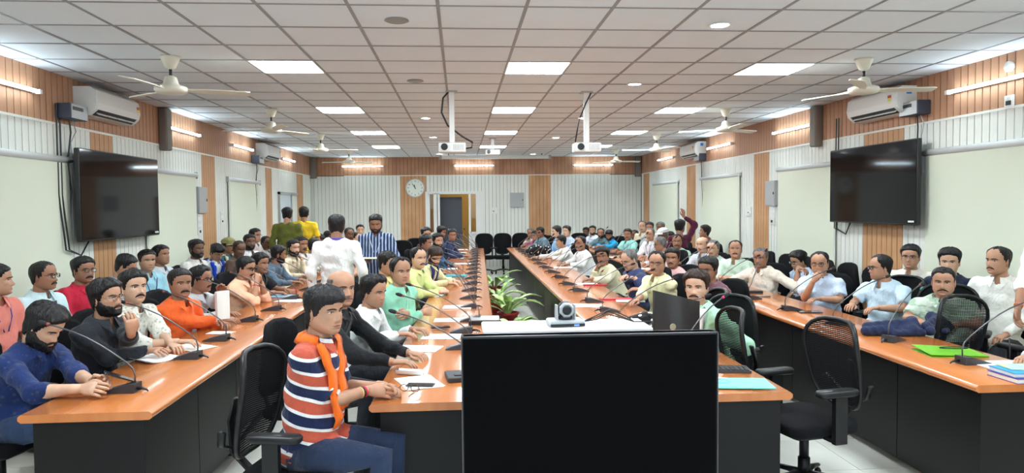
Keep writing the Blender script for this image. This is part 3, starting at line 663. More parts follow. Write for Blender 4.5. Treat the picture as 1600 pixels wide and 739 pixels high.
# ================================================================= NEAR SCREEN, CAMERA, MONITOR
t = thing('display_screen', 'big black display seen from its dark glossy front at the bottom of the picture', 'television', (.58, 3.12, .838), R(-1))
W_, H_ = 1.165, .67
sharp(MB().rbox((-W_/2, -.0, -H_/2), (W_/2, .06, H_/2), .01, axis=1).obj('housing', m_plb, t))
MB().box((-W_/2+.009, -.004, -H_/2+.02), (W_/2-.009, -.0, H_/2-.012)).obj('screen', mat('screen_off', (.0015, .0015, .002), .35, spec=.04), t)
MB().box((-W_/2, -.006, H_/2-.004), (W_/2, .06, H_/2)).box((W_/2-.004, -.006, -H_/2), (W_/2, .06, H_/2)).box((-W_/2, -.006, -H_/2), (-W_/2+.004, .06, H_/2)).obj('rim', mat('rim_grey', srgb((92, 90, 92)), .35, metal=.5), t)
MB().box((-W_/2+.01, -.007, -H_/2+.002), (-W_/2+.14, -.004, -H_/2+.02)).obj('sticker', m_plw, t)
st = thing('screen_trolley', 'grey trolley with a white shelf carrying the screen and the conference camera', 'trolley', (.6, 3.4, 0))
MB().rbox((-.5, -.16, 1.155), (.30, .12, 1.175), .01).obj('shelf', m_plw, st)
for s_ in (-1, 1):
    MB().box((s_*.3-.025, -.19, .08), (s_*.3+.025, -.14, 1.155)).obj('upright', m_plb, st)
    MB().box((s_*.3-.03, -.5, .03), (s_*.3+.03, .3, .08)).obj('foot', m_plb, st)
MB().box((-.3, -.18, .3), (.3, -.16, .36)).obj('crossbar', m_plb, st)
pc = thing('conference_camera', 'grey pan-tilt conference camera on the white shelf above the big screen', 'camera', (.50, 3.36, 1.175), R(4))
m_cam = mat('cam_grey', srgb((180, 184, 188)), .35); m_camd = mat('cam_dark', srgb((40, 42, 46)), .35)
sharp(MB().rbox((-.085, -.06, .0), (.085, .06, .03), .012).obj('base', m_cam, pc)); MB().box((-.083, -.062, .003), (.083, -.059, .016)).obj('front_strip', m_plb, pc); MB().box((.03, -.063, .005), (.055, -.0615, .013)).obj('status_light', mat('blue_led', (.1, .2, .8), .4, emit=(.15, .3, 1), es=1.0), pc)
for s_ in (-1, 1): MB().prism([(-.03, .03), (.03, .03), (.022, .1), (-.022, .1)], s_*.043-.003, s_*.043+.003, axis=0).obj('yoke_arm', m_cam, pc)
MB().lathe([(.034, .03), (.036, .04), (.03, .05)], n=20).obj('turntable', m_camd, pc, True)
hd = MB().ell((0, 0, .078), (.038, .04, .04), 18, 12).obj('head', m_camd, pc, True)
MB().lathe([(.036, -.02), (.037, -.036), (.03, -.043), (.024, -.04)], c=(0, 0, .078), n=8, axis=1, a0=pi/8).obj('lens_ring', m_cam, hd); MB().lathe([(.022, -.038), (.022, -.046), (.014, -.048), (.006, -.047)], c=(0, 0, .078), n=20, axis=1).obj('lens', m_plb, hd, True)
t = thing('camera_cable', 'thin black cables looping from the conference camera along the shelf', 'cable', (.64, 3.36, 1.175))
for k in range(3): MB().tube([(-.05, .03, .01), (.02, .03, .02+.01*k), (.07+.01*k, .03, .045+.012*k), (.13+.02*k, .02, .03), (.2, .01, .008), (.3, .02, .006)], .003, 5).obj('strand', m_plb, t, True)
# curved monitor back on the right centre table
t = thing('computer_monitor', 'black computer monitor seen from behind on the right centre table', 'monitor', (1.44, 4.6, .75), R(10))
v = MB(); n = 12
for k in range(n+1):
    x = -.165+.33*k/n; y = -.06*cos(x/.165*pi/2)*1.1
    zt = .435-.085*k/n
    v.v.append(np.array([(x, y, .07), (x, y, zt), (x, y+.03, zt), (x, y+.03, .07)]))
f = [(4*k+a, 4*k+4+a, 4*k+4+(a+1) % 4, 4*k+(a+1) % 4) for k in range(n) for a in range(4)]+[(0, 1, 2, 3), (4*n+3, 4*n+2, 4*n+1, 4*n)]
v2 = MB().add(np.concatenate(v.v), f).obj('casing', mat('monitor_back', srgb((50, 48, 48)), .35), t); sharp(v2, 40)
MB().lathe([(.022, -.0), (.022, -.004), (.02, -.005)], c=(-.07, -.07, .2), n=24, axis=1).obj('round_badge', mat('badge', srgb((150, 146, 120)), .4), t)
MB().tube([(0, .0, .1), (0, .01, 0)], .02, 8).obj('stand', m_plb, t); MB().box((-.1, -.06, 0), (.1, .08, .012)).obj('foot', m_plb, t)
m_dots = cloth((24, 24, 26), 'dots', (220, 220, 220))
def blob(name, label, cat, loc, r, mt, seed=0, group=None):
    rs = np.random.RandomState(seed); b = MB().ell((0, 0, r[2]*.9), r, 20, 12); V = b.v[0]
    V += .12*np.array(r)*np.sin(V[:, [1, 2, 0]]/np.array(r)*3.1+rs.rand(3)*6); V[:, 2] = np.maximum(V[:, 2], 0)
    o = b.obj(name, mt, None, True, loc); tag(o, label, cat, group); return o
p = atz(1004, 520, .75); blob('cloth_bag', 'black cloth bag with white dots beside the monitor', 'bag', (p[0], p[1], .75), (.12, .10, .085), m_dots, 1)
blob('cloth_bag', 'black cloth bag with white dots at the far end of the right centre table', 'bag', (1.52, 13.8, .75), (.26, .16, .13), m_dots, 2)

# ================================================================= PAPERS, PHONES, FOLDERS
m_paper = mat('paper', srgb((240, 240, 236)), .8); m_phone = mat('phone_black', srgb((22, 22, 26)), .15)
def sheet(x, y, label, rot=0, w_=.21, l_=.297, mt=None, n=1, z=.7505, cat='paper', name='paper_sheet', group=None, curl=.0, th=.0012):
    b = MB()
    for k in range(n):
        a = random.uniform(-.12, .12) if n > 1 else 0; c_, s_ = cos(a), sin(a); zz = k*th*1.6+.0008; v = []
        for i in range(6):
            u = -w_/2+w_*i/5; dz = curl*(abs(u)/(w_/2))**3
            for vv in (-l_/2, l_/2): v += [(u*c_-vv*s_, u*s_+vv*c_, zz+dz), (u*c_-vv*s_, u*s_+vv*c_, zz+th+dz)]
        f = []
        for i in range(5):
            q = 4*i; f += [(q, q+2, q+6, q+4), (q+1, q+5, q+7, q+3), (q, q+4, q+5, q+1), (q+2, q+3, q+7, q+6)]
        f += [(0, 1, 3, 2), (20, 22, 23, 21)]; b.add(v, f)
    o = b.obj(name, mt or m_paper, None, False, (x, y, z), rot); tag(o, label, cat, group); return o
def sheetp(px, py, *a, **k): p = atz(px, py, .75); return sheet(p[0], p[1], *a, **k)
def phone(px, py, label, rot=0, z=.7505):
    p = atz(px, py, z); t = thing('phone', label, 'phone', (p[0], p[1], z), rot)
    sharp(MB().rbox((-.037, -.078, 0), (.037, .078, .009), .008).obj('body', m_phone, t)); MB().box((-.034, -.074, .009), (.034, .074, .0096)).obj('screen', mat('phone_glass', (.02, .02, .025), .08), t); return t
sheetp(655, 598, 'loose white papers before the man in the striped polo', R(15), n=2)
sheetp(640, 586, 'curled white paper tube with yellow core on the near left centre table', R(70), .05, .16, name='paper_roll', cat='paper', curl=.03)
sheetp(655, 545, 'white paper under the hand of the man in black', R(80), n=2)
sheetp(690, 526, 'white sheet with red margin line on the left centre table', R(85), n=1)
sheetp(705, 500, 'white paper sheet beside the mint shirt man', R(88), n=1)
sheetp(672, 462, 'long white papers before the pale yellow shirt man', R(60), n=3)
sheetp(715, 481, 'pale notebook with a black phone on it', R(85), .2, .28, n=1, th=.012, cat='notebook', name='notebook')
phone(688, 512, 'black phone on the notebook beside the white shirt man', R(100), .765)
sheetp(300, 543, 'white paper under the hands of the patterned shirt man', R(60), n=2)
sheetp(455, 470, 'white papers in front of the bluish grey shirt man', R(80), n=2)
sheetp(437, 463, 'pale blue file on the far left table', R(75), mt=mat('pale_blue_file', srgb((150, 190, 220)), .6), th=.008, name='file_folder', cat='folder')
sheetp(457, 455, 'small red booklet lying on the pale blue file', R(40), .1, .14, mt=mat('red_cover', srgb((206, 40, 60)), .5), z=.76, th=.006, name='booklet', cat='booklet')
sheetp(345, 520, 'blue pen and paper before the orange kurta man', R(80), .12, .2)
phone(657, 603, 'black phone next to the spectacles on the near left centre table', R(80))
phone(688, 460, 'bright blue phone beyond the mint shirt man', R(80)).children[1].data.materials[0] = mat('blue_screen', srgb((30, 160, 220)), .3)
phone(1192, 463, 'phone in a pinkish case on the far right table', R(70))
sheetp(1265, 488, 'thin black tablet in front of the man covering his mouth', R(80), .12, .2, mt=m_phone, th=.008, name='tablet', cat='tablet')
sheetp(1165, 458, 'long black case on the far right table beside the beige shirt man', R(75), .1, .36, mt=m_plb, th=.03, name='case', cat='case')
sheetp(915, 478, 'scattered white papers on the right centre table before the microphones', R(70), n=3)
sheetp(985, 470, 'white papers under the hands of the pale yellow shirt man', R(75), n=2)
sheetp(962, 468, 'red file before the navy shirt man', R(88), .09, .34, mt=MATS['red_cover'], th=.012, name='file_folder', cat='folder')
sheetp(930, 446, 'red file before the man resting his cheek', R(88), .07, .3, mt=MATS['red_cover'], th=.014, name='file_folder', cat='folder')
sheetp(915, 444, 'white papers before the man resting his cheek', R(80), n=2)
sheetp(700, 398, 'red folder far down the left centre table', R(80), .22, .3, mt=MATS['red_cover'], th=.01, name='file_folder', cat='folder')
for k, (px, py, wh) in enumerate([(690, 433, 'left centre table, first'), (700, 420, 'left centre table, second'), (722, 412, 'left centre table, third'), (715, 403, 'left centre table, fourth'), (718, 395, 'left centre table, fifth'), (725, 390, 'left centre table, sixth'), (880, 418, 'right centre table, first'), (860, 405, 'right centre table, second'), (850, 395, 'right centre table, third'), (1000, 420, 'far right table, first'), (960, 402, 'far right table, second')]):
    sheetp(px, py, 'white paper among the microphones far down the '+wh+' from the camera', R(random.uniform(60, 100)), n=2, group='papers far down the tables')
sheetp(712, 432, 'teal cloth on the left centre table', R(80), .2, .3, mt=cloth((70, 160, 170)), th=.02, name='cloth', cat='cloth')
# black flat box with buttons on the near left centre table
t = thing('table_box', 'flat black hub box beside the big screen on the left centre table', 'box', tuple(atz(716, 592, .75)), R(8))
sharp(MB().rbox((-.07, -.09, 0), (.1, .1, .03), .01).obj('case', m_mic, t)); MB().rbox((-.03, -.05, .03), (.02, -.01, .036), .005).obj('button', m_plb, t)
t = thing('table_box', 'black flat box with a steel lid on the left centre table', 'box', (.19, 6.05, .75), R(-3)); sharp(MB().rbox((-.12, -.12, 0), (.14, .14, .035), .01).obj('case', m_plb, t)); MB().rbox((-.115, -.115, .035), (.135, .135, .042), .01).obj('lid', m_metal, t)
# spectacles lying on the table
def spectacles(t, s=1):
    for q in (-1, 1):
        P = [(q*.032+.024*cos(a)*s, 0, .02+.018*sin(a)) for a in np.arange(14)*2*pi/14]; MB().tube(P, .0022, 5, closed=True).obj('rim', m_plb, t, True)
        MB().tube([(q*.056, 0, .025), (q*.06, .07, .022), (q*.055, .13, .012)], .002, 5).obj('temple', m_plb, t, True)
    MB().tube([(-.008, 0, .024), (.008, 0, .024)], .002, 5).obj('bridge', m_plb, t, True)
spectacles(thing('spectacles', 'black folded spectacles lying on the near left centre table', 'spectacles', tuple(atz(640, 612, .752)), R(160)))
# teal booklet and papers, right centre table near end
m_teal = mat('teal_cover', srgb((120, 218, 208)), .5); m_ink = mat('booklet_ink', srgb((40, 90, 100)), .6)
p = atz(1178, 594, .755)
t = thing('booklet', 'teal printed booklet on the near end of the right centre table', 'booklet', (1.5, 3.78, .756), R(82))
MB().box((-.11, -.2, 0), (.11, .15, .006)).obj('cover', m_teal, t)
for a, b_ in (((-.085, -.15), (-.08, -.08)), ((.07, .05), (.075, .13)), ((-.095, .0), (-.09, .12))): MB().box((a[0], a[1], .006), (b_[0], b_[1], .0066)).obj('printed_line', m_ink, t)
P = [(.03+.045*cos(a), .06+.045*sin(a), .0064) for a in np.arange(24)*2*pi/24]; MB().tube(P, .0012, 4, closed=True).obj('printed_seal', m_ink, t)
sheet(1.38, 3.86, 'white papers under the teal booklet', R(70), n=3)
sheet(1.42, 4.02, 'salmon paper strip under the teal booklet', R(60), .12, .2, mt=mat('salmon', srgb((230, 150, 130)), .7))
t = thing('keyboard', 'dark keyboard behind the teal booklet', 'keyboard', (1.52, 4.12, .751), R(80)); MB().box((-.07, -.2, 0), (.07, .2, .015)).obj('tray', m_mic, t)
kb = MB()
for a in range(5):
    for b_ in range(14): kb.box((-.06+.025*a, -.19+.027*b_, .015), (-.06+.025*a+.02, -.19+.027*b_+.022, .02))
tag(kb.obj('keys', m_plb, t), kind='stuff')
# far right table: green folder, books, jackets
m_green = mat('green_plastic', srgb((104, 180, 30)), .35)
t = thing('file_folder', 'bright green plastic folder on the far right table', 'folder', (3.22, 4.42, .751), R(-8))
MB().box((-.18, -.13, 0), (.18, .13, .004)).add([(-.18, -.13, .012), (.18, -.13, .006), (.18, .13, .012), (-.18, .13, .03), (-.18, -.13, .015), (.18, -.13, .009), (.18, .13, .015), (-.18, .13, .033)], [(0, 3, 2, 1), (4, 5, 6, 7), (0, 1, 5, 4), (1, 2, 6, 5), (2, 3, 7, 6), (3, 0, 4, 7)]).obj('cover', m_green, t)
P = [(.03+.09*cos(a), .0+.025*sin(a), .036) for a in np.arange(20)*2*pi/20]; o = MB().tube(P, .004, 5, closed=True).obj('strap', m_plb, t, True); o['label'] = 'black loop strap'
m_pages = mat('pages', srgb((226, 224, 214)), .8)
def book(x, y, z, w_, l_, h_, rot, cover, label, name='book'):
    t = thing(name, label, 'book', (x, y, z), rot)
    MB().box((-w_/2+.004, -l_/2+.004, .003), (w_/2-.004, l_/2-.004, h_-.003)).obj('pages', m_pages, t)
    MB().box((-w_/2, -l_/2, 0), (w_/2, l_/2, .003)).box((-w_/2, -l_/2, h_-.003), (w_/2, l_/2, h_)).box((-w_/2, -l_/2, 0), (-w_/2+.004, l_/2, h_)).obj('cover', cover, t); return t
book(3.2, 3.73, .7505, .34, .22, .028, pi+.02, mat('purple_cover', srgb((110, 40, 120)), .4), 'thick purple-spined book at the bottom of the stack on the far right table')
book(3.205, 3.74, .779, .33, .21, .024, pi-.03, mat('blue_cover', srgb((20, 140, 210)), .4), 'bright blue book in the middle of the stack on the far right table')
sheet(3.22, 3.78, 'pale teal and yellow leaflet on top of the book stack', R(88), .15, .26, mt=mat('leaflet', srgb((130, 196, 214)), .5, noise=(6, srgb((214, 226, 60)), (1, 1, 1))), n=2, z=.8035, name='leaflet', cat='leaflet')
sheet(3.32, 4.05, 'white paper the cropped writer is writing on', R(85), n=2, w_=.24, l_=.34)
m_jean = cloth((34, 40, 66))
# green and white carry bag behind the patterned shirt man
t = thing('carry_bag', 'white and teal carry bag on the lap of the man in navy, right wall row', 'bag', (4.25, 5.95, .66), R(-60))
sharp(MB().rbox((-.16, -.06, 0), (.16, .06, .24), .03).obj('body', m_plw, t)); MB().rbox((-.162, -.062, .24), (.162, .062, .33), .03).obj('top_band', mat('bag_teal', srgb((30, 140, 120)), .5), t); MB().tube([(-.05, -.03, .32), (-.04, -.03, .42), (0, -.03, .46), (.04, -.03, .42), (.05, -.03, .32)], .006, 6).obj('handle', mat('bag_teal'  , (0, 0, 0)), t, True)

# ================================================================= POTTED PLANTS IN THE CENTRAL AISLE
m_pot = mat('pot_red', srgb((158, 36, 36)), .4); m_soil = mat('soil', srgb((50, 38, 30)), .9)
m_leaf = mat('leaf', srgb((150, 200, 90)), .45, noise=(14, srgb((228, 242, 176)), (1, 1, 1))); m_leaf2 = mat('leaf_dark', srgb((104, 170, 76)), .45, noise=(14, srgb((196, 228, 130)), (1, 1, 1)))
def leaf(px, L_, w_, az, el, droop, mt, parent):
    n = 7; v = []
    d = np.array([cos(az), sin(az), 0]); s_ = np.array([-sin(az), cos(az), 0]); p = np.array(px, float); e = el; C_ = []
    for k in range(n+1): C_.append(p.copy()); p = p+(d*cos(e)+np.array([0, 0, 1])*sin(e))*L_/n; e -= droop/n
    for k, c_ in enumerate(C_):
        q = k/n; ww = w_*(.12 if q < .25 else sin(pi*min(1, (q-.2)/.8)*.97)**.8)+.002
        v += [c_-s_*ww+np.array([0, 0, ww*.35]), c_, c_+s_*ww+np.array([0, 0, ww*.35]), c_-np.array([0, 0, .002])]
    f = []
    for k in range(n): a = 4*k; f += [(a, a+1, a+5, a+4), (a+1, a+2, a+6, a+5), (a, a+4, a+7, a+3), (a+2, a+3, a+7, a+6)]
    MB().add(v, f).obj('leaf', mt, parent, True)
def plant(x, y, s, label, seed, nl=16, pot_h=.26):
    rs = np.random.RandomState(seed); t = thing('potted_plant', label, 'plant', (x, y, 0), 0)
    MB().lathe([(.10*s, 0), (.105*s, .012), (.14*s, pot_h*s-.03), (.155*s, pot_h*s-.03), (.158*s, pot_h*s), (.14*s, pot_h*s), (.135*s, pot_h*s-.04)], n=24).obj('pot', m_pot, t, True)
    MB().lathe([(.13*s, .0), (.15*s, .03), (.14*s, .03)], n=24).obj('saucer', m_pot, t, True)
    MB().lathe([(.136*s, pot_h*s-.045), (.05, pot_h*s-.03), (.001, pot_h*s-.03)], n=16).obj('soil', m_soil, t, True)
    for k in range(nl):
        az = k*2.4+rs.rand()*.5; el = rs.uniform(.7, 1.4); leaf((cos(az)*.03, sin(az)*.03, pot_h*s-.03), rs.uniform(.34, .62)*s, rs.uniform(.045, .07)*s, az, el, rs.uniform(1.0, 2.0), m_leaf if rs.rand() < .65 else m_leaf2, t)
    return t
plant(.66, 9.9, 1.0, 'potted leafy plant in a red pot, nearest the camera in the aisle', 1, 18)
plant(.60, 11.4, 1.0, 'potted leafy plant in a red pot, second in the aisle', 2, 16)
plant(.62, 13.0, 1.05, 'potted leafy plant in a red pot, third in the aisle', 3, 16)
plant(.62, 8.6, .75, 'small potted plant with low drooping leaves behind the big screen', 4, 12)
# ================================================================= PEOPLE
def smooth(x): x = np.clip(x, 0, 1); return x*x*(3-2*x)
HH = .232
_S = np.array([0, .03, .08, .15, .22, .30, .38, .46, .52, .58, .66, .74, .82, .89, .945, .98, 1.0])
_F = np.array([.058, .078, .086, .087, .086, .086, .085, .0835, .083, .0865, .088, .086, .078, .062, .043, .022, .002])
_B = np.array([.0, -.02, -.045, -.062, -.072, -.080, -.088, -.094, -.097, -.099, -.1, -.098, -.091, -.078, -.058, -.034, -.012])
_W = np.array([.016, .033, .046, .0555, .0605, .0645, .068, .070, .0725, .0745, .076, .0755, .071, .0605, .045, .027, .004])
def head_pts(s, phi, P, off=0.):
    """surface of the head: s = height 0 chin..1 crown, phi = azimuth from the face (-pi..pi)"""
    jw = P.get('jaw', 1.); F = np.interp(s, _S, _F); B = np.interp(s, _S, _B); W = np.interp(s, _S, _W)
    low = smooth((.42-s)/.35); W = 1.035*W*(1+(jw-1)*low)*P.get('wide', 1.)+P.get('fat', 0.)*.010*np.exp(-((s-.25)/.16)**2)
    c, sn = np.cos(phi), np.sin(phi); yc = -.008
    x = W*np.sign(sn)*np.abs(sn)**.88
    y = yc+np.where(c >= 0, (F-yc)*np.abs(c)**.86, (B-yc)*np.abs(c)**.9)
    fr = smooth(c*2.2); ax = np.abs(x); G = lambda v, m, w_: np.exp(-((v-m)/w_)**2)
    nl = P.get('nose', 1.)
    na = np.interp(s, [.26, .295, .325, .36, .45, .54, .58], [0, .005, .0215, .023, .012, .004, 0])*nl
    nw = np.interp(s, [.28, .33, .38, .45, .56], [.013, .0135, .0105, .0085, .008])
    d = na*G(x, 0, nw)+.006*nl*G(ax, .0135, .006)*G(s, .325, .028)
    d -= .0105*G(ax, .031, .0165)*G(s, .505, .035)
    d += .0045*G(ax, .027, .022)*G(s, .575, .024)
    d += .0045*G(ax, .045, .018)*G(s, .40, .055)+P.get('fat', 0)*.005*G(ax, .042, .02)*G(s, .27, .08)
    d += .0075*G(x, 0, .023)*(G(s, .226, .013)+1.1*G(s, .183, .015))-.0045*G(x, 0, .025)*G(s, .2045, .0065)
    d -= .004*G(x, 0, .02)*G(s, .145, .018); d += .005*G(x, 0, .018)*G(s, .08, .035)
    y = y+d*fr
    z = (s-.5)*HH; z = z+.0*x
    p = np.stack([x, y, z], -1)
    if np.any(off):
        n = np.stack([np.sin(phi)*1., np.cos(phi)*.95, np.interp(s, [0, .5, .75, .95, 1], [-.5, 0, .35, 1.3, 1.6])], -1)
        n /= np.linalg.norm(n, axis=-1)[..., None]; p = p+n*np.asarray(off)[..., None]
    return p
def head_grid(ns, nphi, s0=0., s1=1.):
    t = np.linspace(-1, 1, nphi+1)[:-1]; phi = pi*np.sign(t)*np.abs(t)**1.28
    s = np.concatenate([np.linspace(0, .12, max(3, ns//9), endpoint=False), np.linspace(.12, .16, max(2, ns//14), endpoint=False), np.linspace(.16, .25, max(4, ns//5), endpoint=False), np.linspace(.25, .62, int(ns*.42), endpoint=False), 1-(1-.62)*np.cos(np.linspace(0, pi/2, int(ns*.32)+1))[::1]*1.0])
    s = np.unique(np.clip(s, 0, 1)); return s, phi
def grid_faces(a, b, wrap=True):
    i, j = np.meshgrid(np.arange(a-1), np.arange(b if wrap else b-1), indexing='ij'); j2 = (j+1) % b
    return np.stack([i*b+j, i*b+j2, (i+1)*b+j2, (i+1)*b+j], -1).reshape(-1, 4)
def face_xy(x, s, P, off=0.):
    W = np.interp(s, _S, _W)*P.get('wide', 1.); sn = np.clip(abs(x)/W, 0, .99)**(1/.88); phi = np.arcsin(sn)*np.sign(x)
    p = head_pts(np.array([s]), np.array([phi]), P)[0]; p[1] += off; return p
HAIRLINE = {   # azimuth degrees from the face -> lowest s that carries hair
    'full': ([0, 25, 45, 62, 75, 84, 100, 130, 180], [.80, .79, .74, .64, .44, .42, .30, .16, .12]),
    'side': ([0, 25, 45, 62, 75, 84, 100, 130, 180], [.82, .85, .79, .66, .45, .42, .30, .17, .13]),
    'fringe': ([0, 25, 45, 62, 75, 84, 100, 130, 180], [.70, .68, .66, .58, .42, .40, .28, .14, .10]),
    'recede': ([0, 25, 40, 62, 75, 84, 100, 130, 180], [.90, .95, .90, .72, .50, .46, .34, .18, .14]),
    'bald': ([0, 25, 45, 62, 75, 84, 100, 130, 180], [1.2, 1.2, 1.1, .86, .56, .48, .34, .18, .14]),
    'buzz': ([0, 25, 45, 62, 75, 84, 100, 130, 180], [.86, .90, .83, .68, .48, .44, .32, .18, .14])}
def rot_y(a): return rotm('Z', a)
def surface_nets(f, lo, hi, h):
    ax = [np.arange(l, u+h, h) for l, u in zip(lo, hi)]; nx, ny, nz = map(len, ax)
    g = np.stack(np.meshgrid(*ax, indexing='ij'), -1).reshape(-1, 3); D = f(g).reshape(nx, ny, nz); I = D < 0
    cell = np.zeros((nx-1, ny-1, nz-1)); mask_any = np.zeros(cell.shape, bool); mask_all = np.ones(cell.shape, bool)
    for a in (0, 1):
        for b in (0, 1):
            for c in (0, 1):
                q = I[a:nx-1+a, b:ny-1+b, c:nz-1+c]; mask_any |= q; mask_all &= q
    act = mask_any & ~mask_all; idx = -np.ones(act.shape, int); cs = np.argwhere(act); idx[act] = np.arange(len(cs))
    acc = np.zeros((len(cs), 3)); cnt = np.zeros(len(cs)); cor = [(a, b, c) for a in (0, 1) for b in (0, 1) for c in (0, 1)]
    for i, p in enumerate(cor):
        for q in cor[i+1:]:
            if sum(abs(p[k]-q[k]) for k in range(3)) != 1: continue
            d0 = D[cs[:, 0]+p[0], cs[:, 1]+p[1], cs[:, 2]+p[2]]; d1 = D[cs[:, 0]+q[0], cs[:, 1]+q[1], cs[:, 2]+q[2]]
            m = (d0 < 0) != (d1 < 0); t = np.where(m, d0/(d0-d1+1e-12), 0)
            P0 = np.array(p, float); P1 = np.array(q, float); acc += (P0+(P1-P0)*t[:, None])*m[:, None]; cnt += m
    V = np.array(lo)+h*(cs+acc/np.maximum(cnt, 1)[:, None]); F = []
    for a in range(3):
        b, c = (a+1) % 3, (a+2) % 3
        s0 = [slice(None)]*3; s1 = [slice(None)]*3; s0[a] = slice(0, -1); s1[a] = slice(1, None)
        A, B = I[tuple(s0)], I[tuple(s1)]; e = np.argwhere(A != B)
        e = e[(e[:, b] > 0) & (e[:, c] > 0) & (e[:, b] < D.shape[b]-1) & (e[:, c] < D.shape[c]-1)]
        def at(db, dc): k = e.copy(); k[:, b] -= db; k[:, c] -= dc; return idx[k[:, 0], k[:, 1], k[:, 2]]
        q = np.stack([at(1, 1), at(0, 1), at(0, 0), at(1, 0)], 1); fl = ~A[e[:, 0], e[:, 1], e[:, 2]]
        q[fl] = q[fl][:, ::-1]; F.append(q)
    F = np.concatenate(F); return V, F[(F >= 0).all(1)]
def cone(p, a, b, ra, rb, sy=1.):
    a = np.array(a, float); b = np.array(b, float); d = b-a; t = np.clip(((p-a) @ d)/(d @ d), 0, 1)
    return np.linalg.norm(p-a-t[:, None]*d, axis=1)-(ra+(rb-ra)*t)
def elld(p, c, r, R_=None):
    q = p-np.array(c); q = q @ R_ if R_ is not None else q; r = np.array(r)
    k0 = np.linalg.norm(q/r, axis=1); k1 = np.linalg.norm(q/r**2, axis=1); return k0*(k0-1)/(k1+1e-9)
def smin(a, b, k): h = np.clip(.5+.5*(b-a)/k, 0, 1); return b*(1-h)+a*h-k*h*(1-h)
def ik(S, T, l1, l2, hint):
    S = np.array(S, float); T = np.array(T, float); d = T-S; L_ = np.linalg.norm(d); u = d/L_
    if L_ > (l1+l2)*.985: T = S+u*(l1+l2)*.985; L_ = (l1+l2)*.985
    a = (l1*l1-l2*l2+L_*L_)/(2*L_); h = math.sqrt(max(0, l1*l1-a*a)); n = np.array(hint, float); n -= u*(n @ u); n /= np.linalg.norm(n)+1e-9
    return S+u*a+n*h, T
def hand(mb, W, d, up, side, curl, sc=1., m=0, lod=1):
    """W wrist, d pointing direction, up = back of the hand normal, side +1 = thumb towards +x of frame"""
    d = np.array(d, float); d /= np.linalg.norm(d); up = np.array(up, float); up -= d*(up @ d); up /= np.linalg.norm(up)+1e-9; x = np.cross(d, up)
    Fm = np.stack([x, d, up], 1)
    T = lambda p: W+Fm @ (np.array(p, float)*sc)
    n = 7 if lod > 1 else 6 if lod else 5
    pm = [(0, -.012, 0), (0, .01, 0), (0, .045, .002), (0, .078, .002), (0, .098, -.001)]
    mb.tube([T(p) for p in pm], [(.026*sc, .019*sc), (.030*sc, .018*sc), (.039*sc, .015*sc), (.041*sc, .0135*sc), (.036*sc, .009*sc)], 10 if lod > 1 else 8, m, ref=up)
    for k, (fx, L_) in enumerate(((-.031, .058), (-.0105, .072), (.0105, .077), (.0305, .069))):
        fx *= -side*-1; a = 0; p = np.array([fx*side*side, .086-.004*abs(k-1.7), 0.]); P = [p.copy()]
        c_ = curl*(1.0+.08*k*side)
        for seg, fr in enumerate((.45, .3, .25)):
            a -= c_*(1.15, 1.35, .9)[seg]; st = L_*fr
            p = p+np.array([fx*.12*st/L_*(1-curl), cos(a)*st, sin(a)*st]); P.append(p.copy())
        mb.tube([T(q) for q in P], [.0092*sc, .0088*sc, .0078*sc, .006*sc], n, m)
    tx = .030*side; P = [(tx*.8, .018, -.004), (tx+side*.018, .045, -.010-.01*curl), (tx+side*(.024-.018*curl), .072, -.014-.018*curl), (tx+side*(.026-.034*curl), .094-.006*curl, -.016-.026*curl)]
    mb.tube([T(q) for q in P], [.0135*sc, .0115*sc, .0098*sc, .007*sc], n, m)
m_lip = {}; SKIN = {}
for k, c in {'light': (212, 168, 140), 'mid': (190, 142, 114), 'tan': (166, 118, 92), 'dark': (122, 85, 66)}.items():
    SKIN[k] = mat('skin_'+k, srgb(c), .5, noise=(14, srgb(tuple(int(v*.92) for v in c)), (1, 1, 1)), spec=.4, bump=(90, .06)); b = SKIN[k].node_tree.nodes['Principled BSDF']; b.inputs['Subsurface Weight'].default_value = .0
    m_lip[k] = mat('lip_'+k, srgb((int(c[0]*.84), int(c[1]*.72), int(c[2]*.72))), .4)
m_eye = mat('eye_white', srgb((222, 216, 208)), .25); m_iris = mat('iris', srgb((34, 22, 16)), .15)
HAIRM = {'black': mat('hair_black', srgb((22, 19, 19)), .5, bump=(60, .7, (1, 1, .35)), spec=.35), 'brown': mat('hair_brown', srgb((52, 34, 26)), .5, bump=(60, .7, (1, 1, .35)), spec=.35),
         'grey': mat('hair_grey', srgb((120, 118, 116)), .6, bump=(60, .7, (1, 1, .35)), noise=(40, srgb((70, 68, 66)), (1, 1, .4))), 'white': mat('hair_white', srgb((190, 188, 184)), .6, bump=(60, .7, (1, 1, .35)))}
m_jeans = cloth((44, 62, 92)); m_trouser = cloth((40, 42, 48)); m_trw = cloth((196, 196, 190)); m_shoe = mat('shoe', srgb((30, 24, 22)), .35)
m_frame = mat('glasses_frame', srgb((34, 28, 28)), .3); m_lens = mat('glasses_lens', (1, 1, 1), .02, trans=1.0, spec=.5)
m_lany = mat('lanyard_blue', srgb((40, 60, 150)), .6); m_orange = cloth((250, 112, 30)); m_button = mat('button', srgb((210, 205, 195)), .4)
PEOPLE = []
